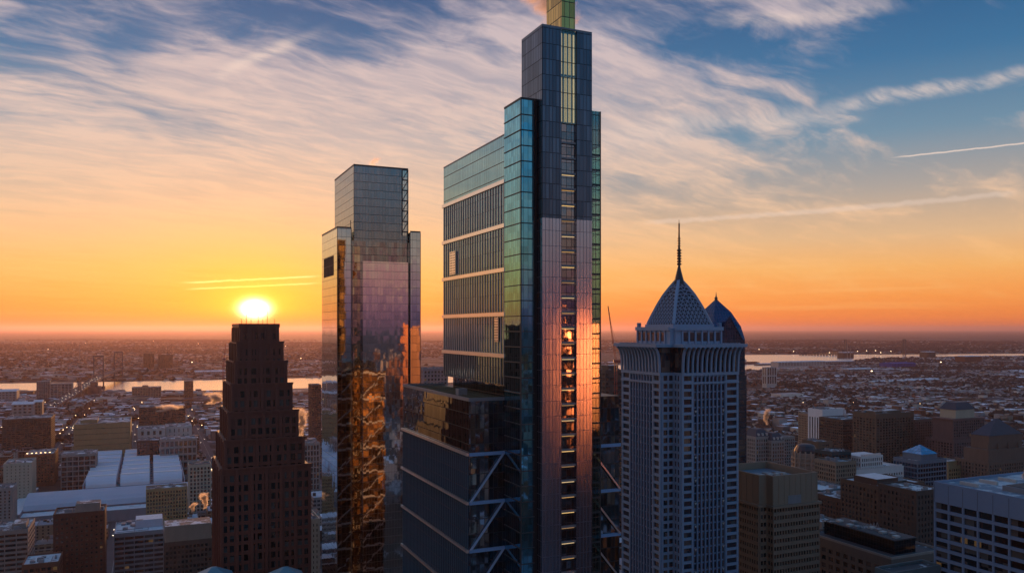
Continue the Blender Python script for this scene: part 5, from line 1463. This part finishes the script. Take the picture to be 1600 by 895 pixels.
# moored ship
def ship(px, Y, Lw, label):
    root = thing('cargo_ship', label, 'ship', (X(px, Y), Y, 0), .25)
    h = MB(); h.prism([(-Lw / 2, -9), (Lw / 2 - 14, -9), (Lw / 2, 0), (Lw / 2 - 14, 9), (-Lw / 2, 9)], .5, 11); h.build('hull', solid('ship_hull', (.08, .05, .05)), root)
    MB().box(-Lw / 2 + 4, -Lw / 2 + 18, -7, 7, 11, 27).box(-Lw / 2 + 8, -Lw / 2 + 12, -2, 2, 27, 33).build('superstructure', stone_w, root)
    MB().box(-Lw / 2 + 24, Lw / 2 - 20, -6, 6, 11, 14).build('hatch_cover', brick_r, root)
ship(1174, 4900, 110, 'dark cargo ship moored in the bright river beside the blue glass tower')

# ---- lights of the waking city
def lamps():
    base = None; r = random.Random(17); n = 0; spots = []
    for k in range(46):                                                    # the avenue left of the granite tower
        f = k / 46; h = 1150 + f * 900; spots.append((-2 * 120 - 30 + 240 * 0 + (-7 if k % 2 else 7), h))
    for k in range(90):
        Y = r.uniform(900, 2300); px = r.choice((r.uniform(0, 330), r.uniform(0, 330), r.uniform(1190, 1600))); g, h = gridc(X(px, Y), Y)
        a = min(AV, key=lambda q: abs(q - g)); spots.append((a + r.choice((-7.5, 7.5)), h))
    for g, h in spots:
        x, y = g * Bv[0] + h * Av[0], g * Bv[1] + h * Av[1]
        if y < 600 or not in_view(x, y, 0) or in_river(x, y) or not free(x, y, .5, .5): continue
        if base is None:
            base = MB().lathe(0, 0, [(.14, 0), (.09, 8)], 6).build('street_lamp', dark_m); o = base
            MB().bar((0, 0, 8), (1.6, 0, 8.5), .12).build('arm', dark_m, o); MB().box(1.0, 2.3, -.45, .45, 8.5, 8.95).build('lamp_head', emit('street_light', (1, .66, .34), 12), o)
        else:
            o = base.copy(); col.objects.link(o)
            for ch in base.children: c = ch.copy(); col.objects.link(c); c.parent = o
        o.location = (x, y, .1); o.rotation_euler = (0, 0, GA + r.choice((0, math.pi)))
        tag(o, 'lit street lamp on an avenue between the snowy blocks', 'street lamp', 'street lamps along the avenues')
lamps()
def traffic():
    r = random.Random(31); n = 0
    for k in range(260):
        if n >= 110: break
        Y = r.uniform(760, 2200); px = r.choice((r.uniform(0, 325), r.uniform(1190, 1600))); g, h = gridc(X(px, Y), Y); a = min(AV, key=lambda q: abs(q - g)); g = a + r.choice((-4.5, -2, 2, 4.5))
        x, y = g * Bv[0] + h * Av[0], g * Bv[1] + h * Av[1]
        if not in_view(x, y, 0) or not free(x, y, .5, .5) or in_river(x, y) or y < 700: continue
        o = car0.copy(); col.objects.link(o)
        for ch in car0.children: c = ch.copy(); col.objects.link(c); c.parent = o
        o.location = (x, y, .1); o.rotation_euler = (0, 0, GA + math.pi / 2); n += 1
        tag(o, 'tiny car with headlights on a dark avenue between the blocks', 'car', 'cars on the city avenues')
traffic()
def floodlights():
    for k, (px, py) in enumerate([(1340, 549), (1354, 548), (1368, 548), (1376, 551), (1392, 549), (1296, 551), (1310, 550), (1362, 580), (1186, 546), (1240, 549), (1470, 566), (75, 546), (262, 560), (300, 566), (240, 533), (310, 537), (134, 536), (446, 541), (470, 560)]):
        Y = (H - 22) * F / (py - HOR); z = 22
        o = MB().lathe(0, 0, [(.9, 0), (.6, z)], 6).build('floodlight_mast', dark_m); MB().box(-2.4, 2.4, -1.5, 1.5, z, z + 3.4).build('lamp_head', emit('flood', (1, .7, .4), 6), o)
        o.location = (X(px, Y), Y, 0); tag(o, 'tiny bright floodlight mast in the distance', 'floodlight', 'floodlights glinting in the distance')
floodlights()
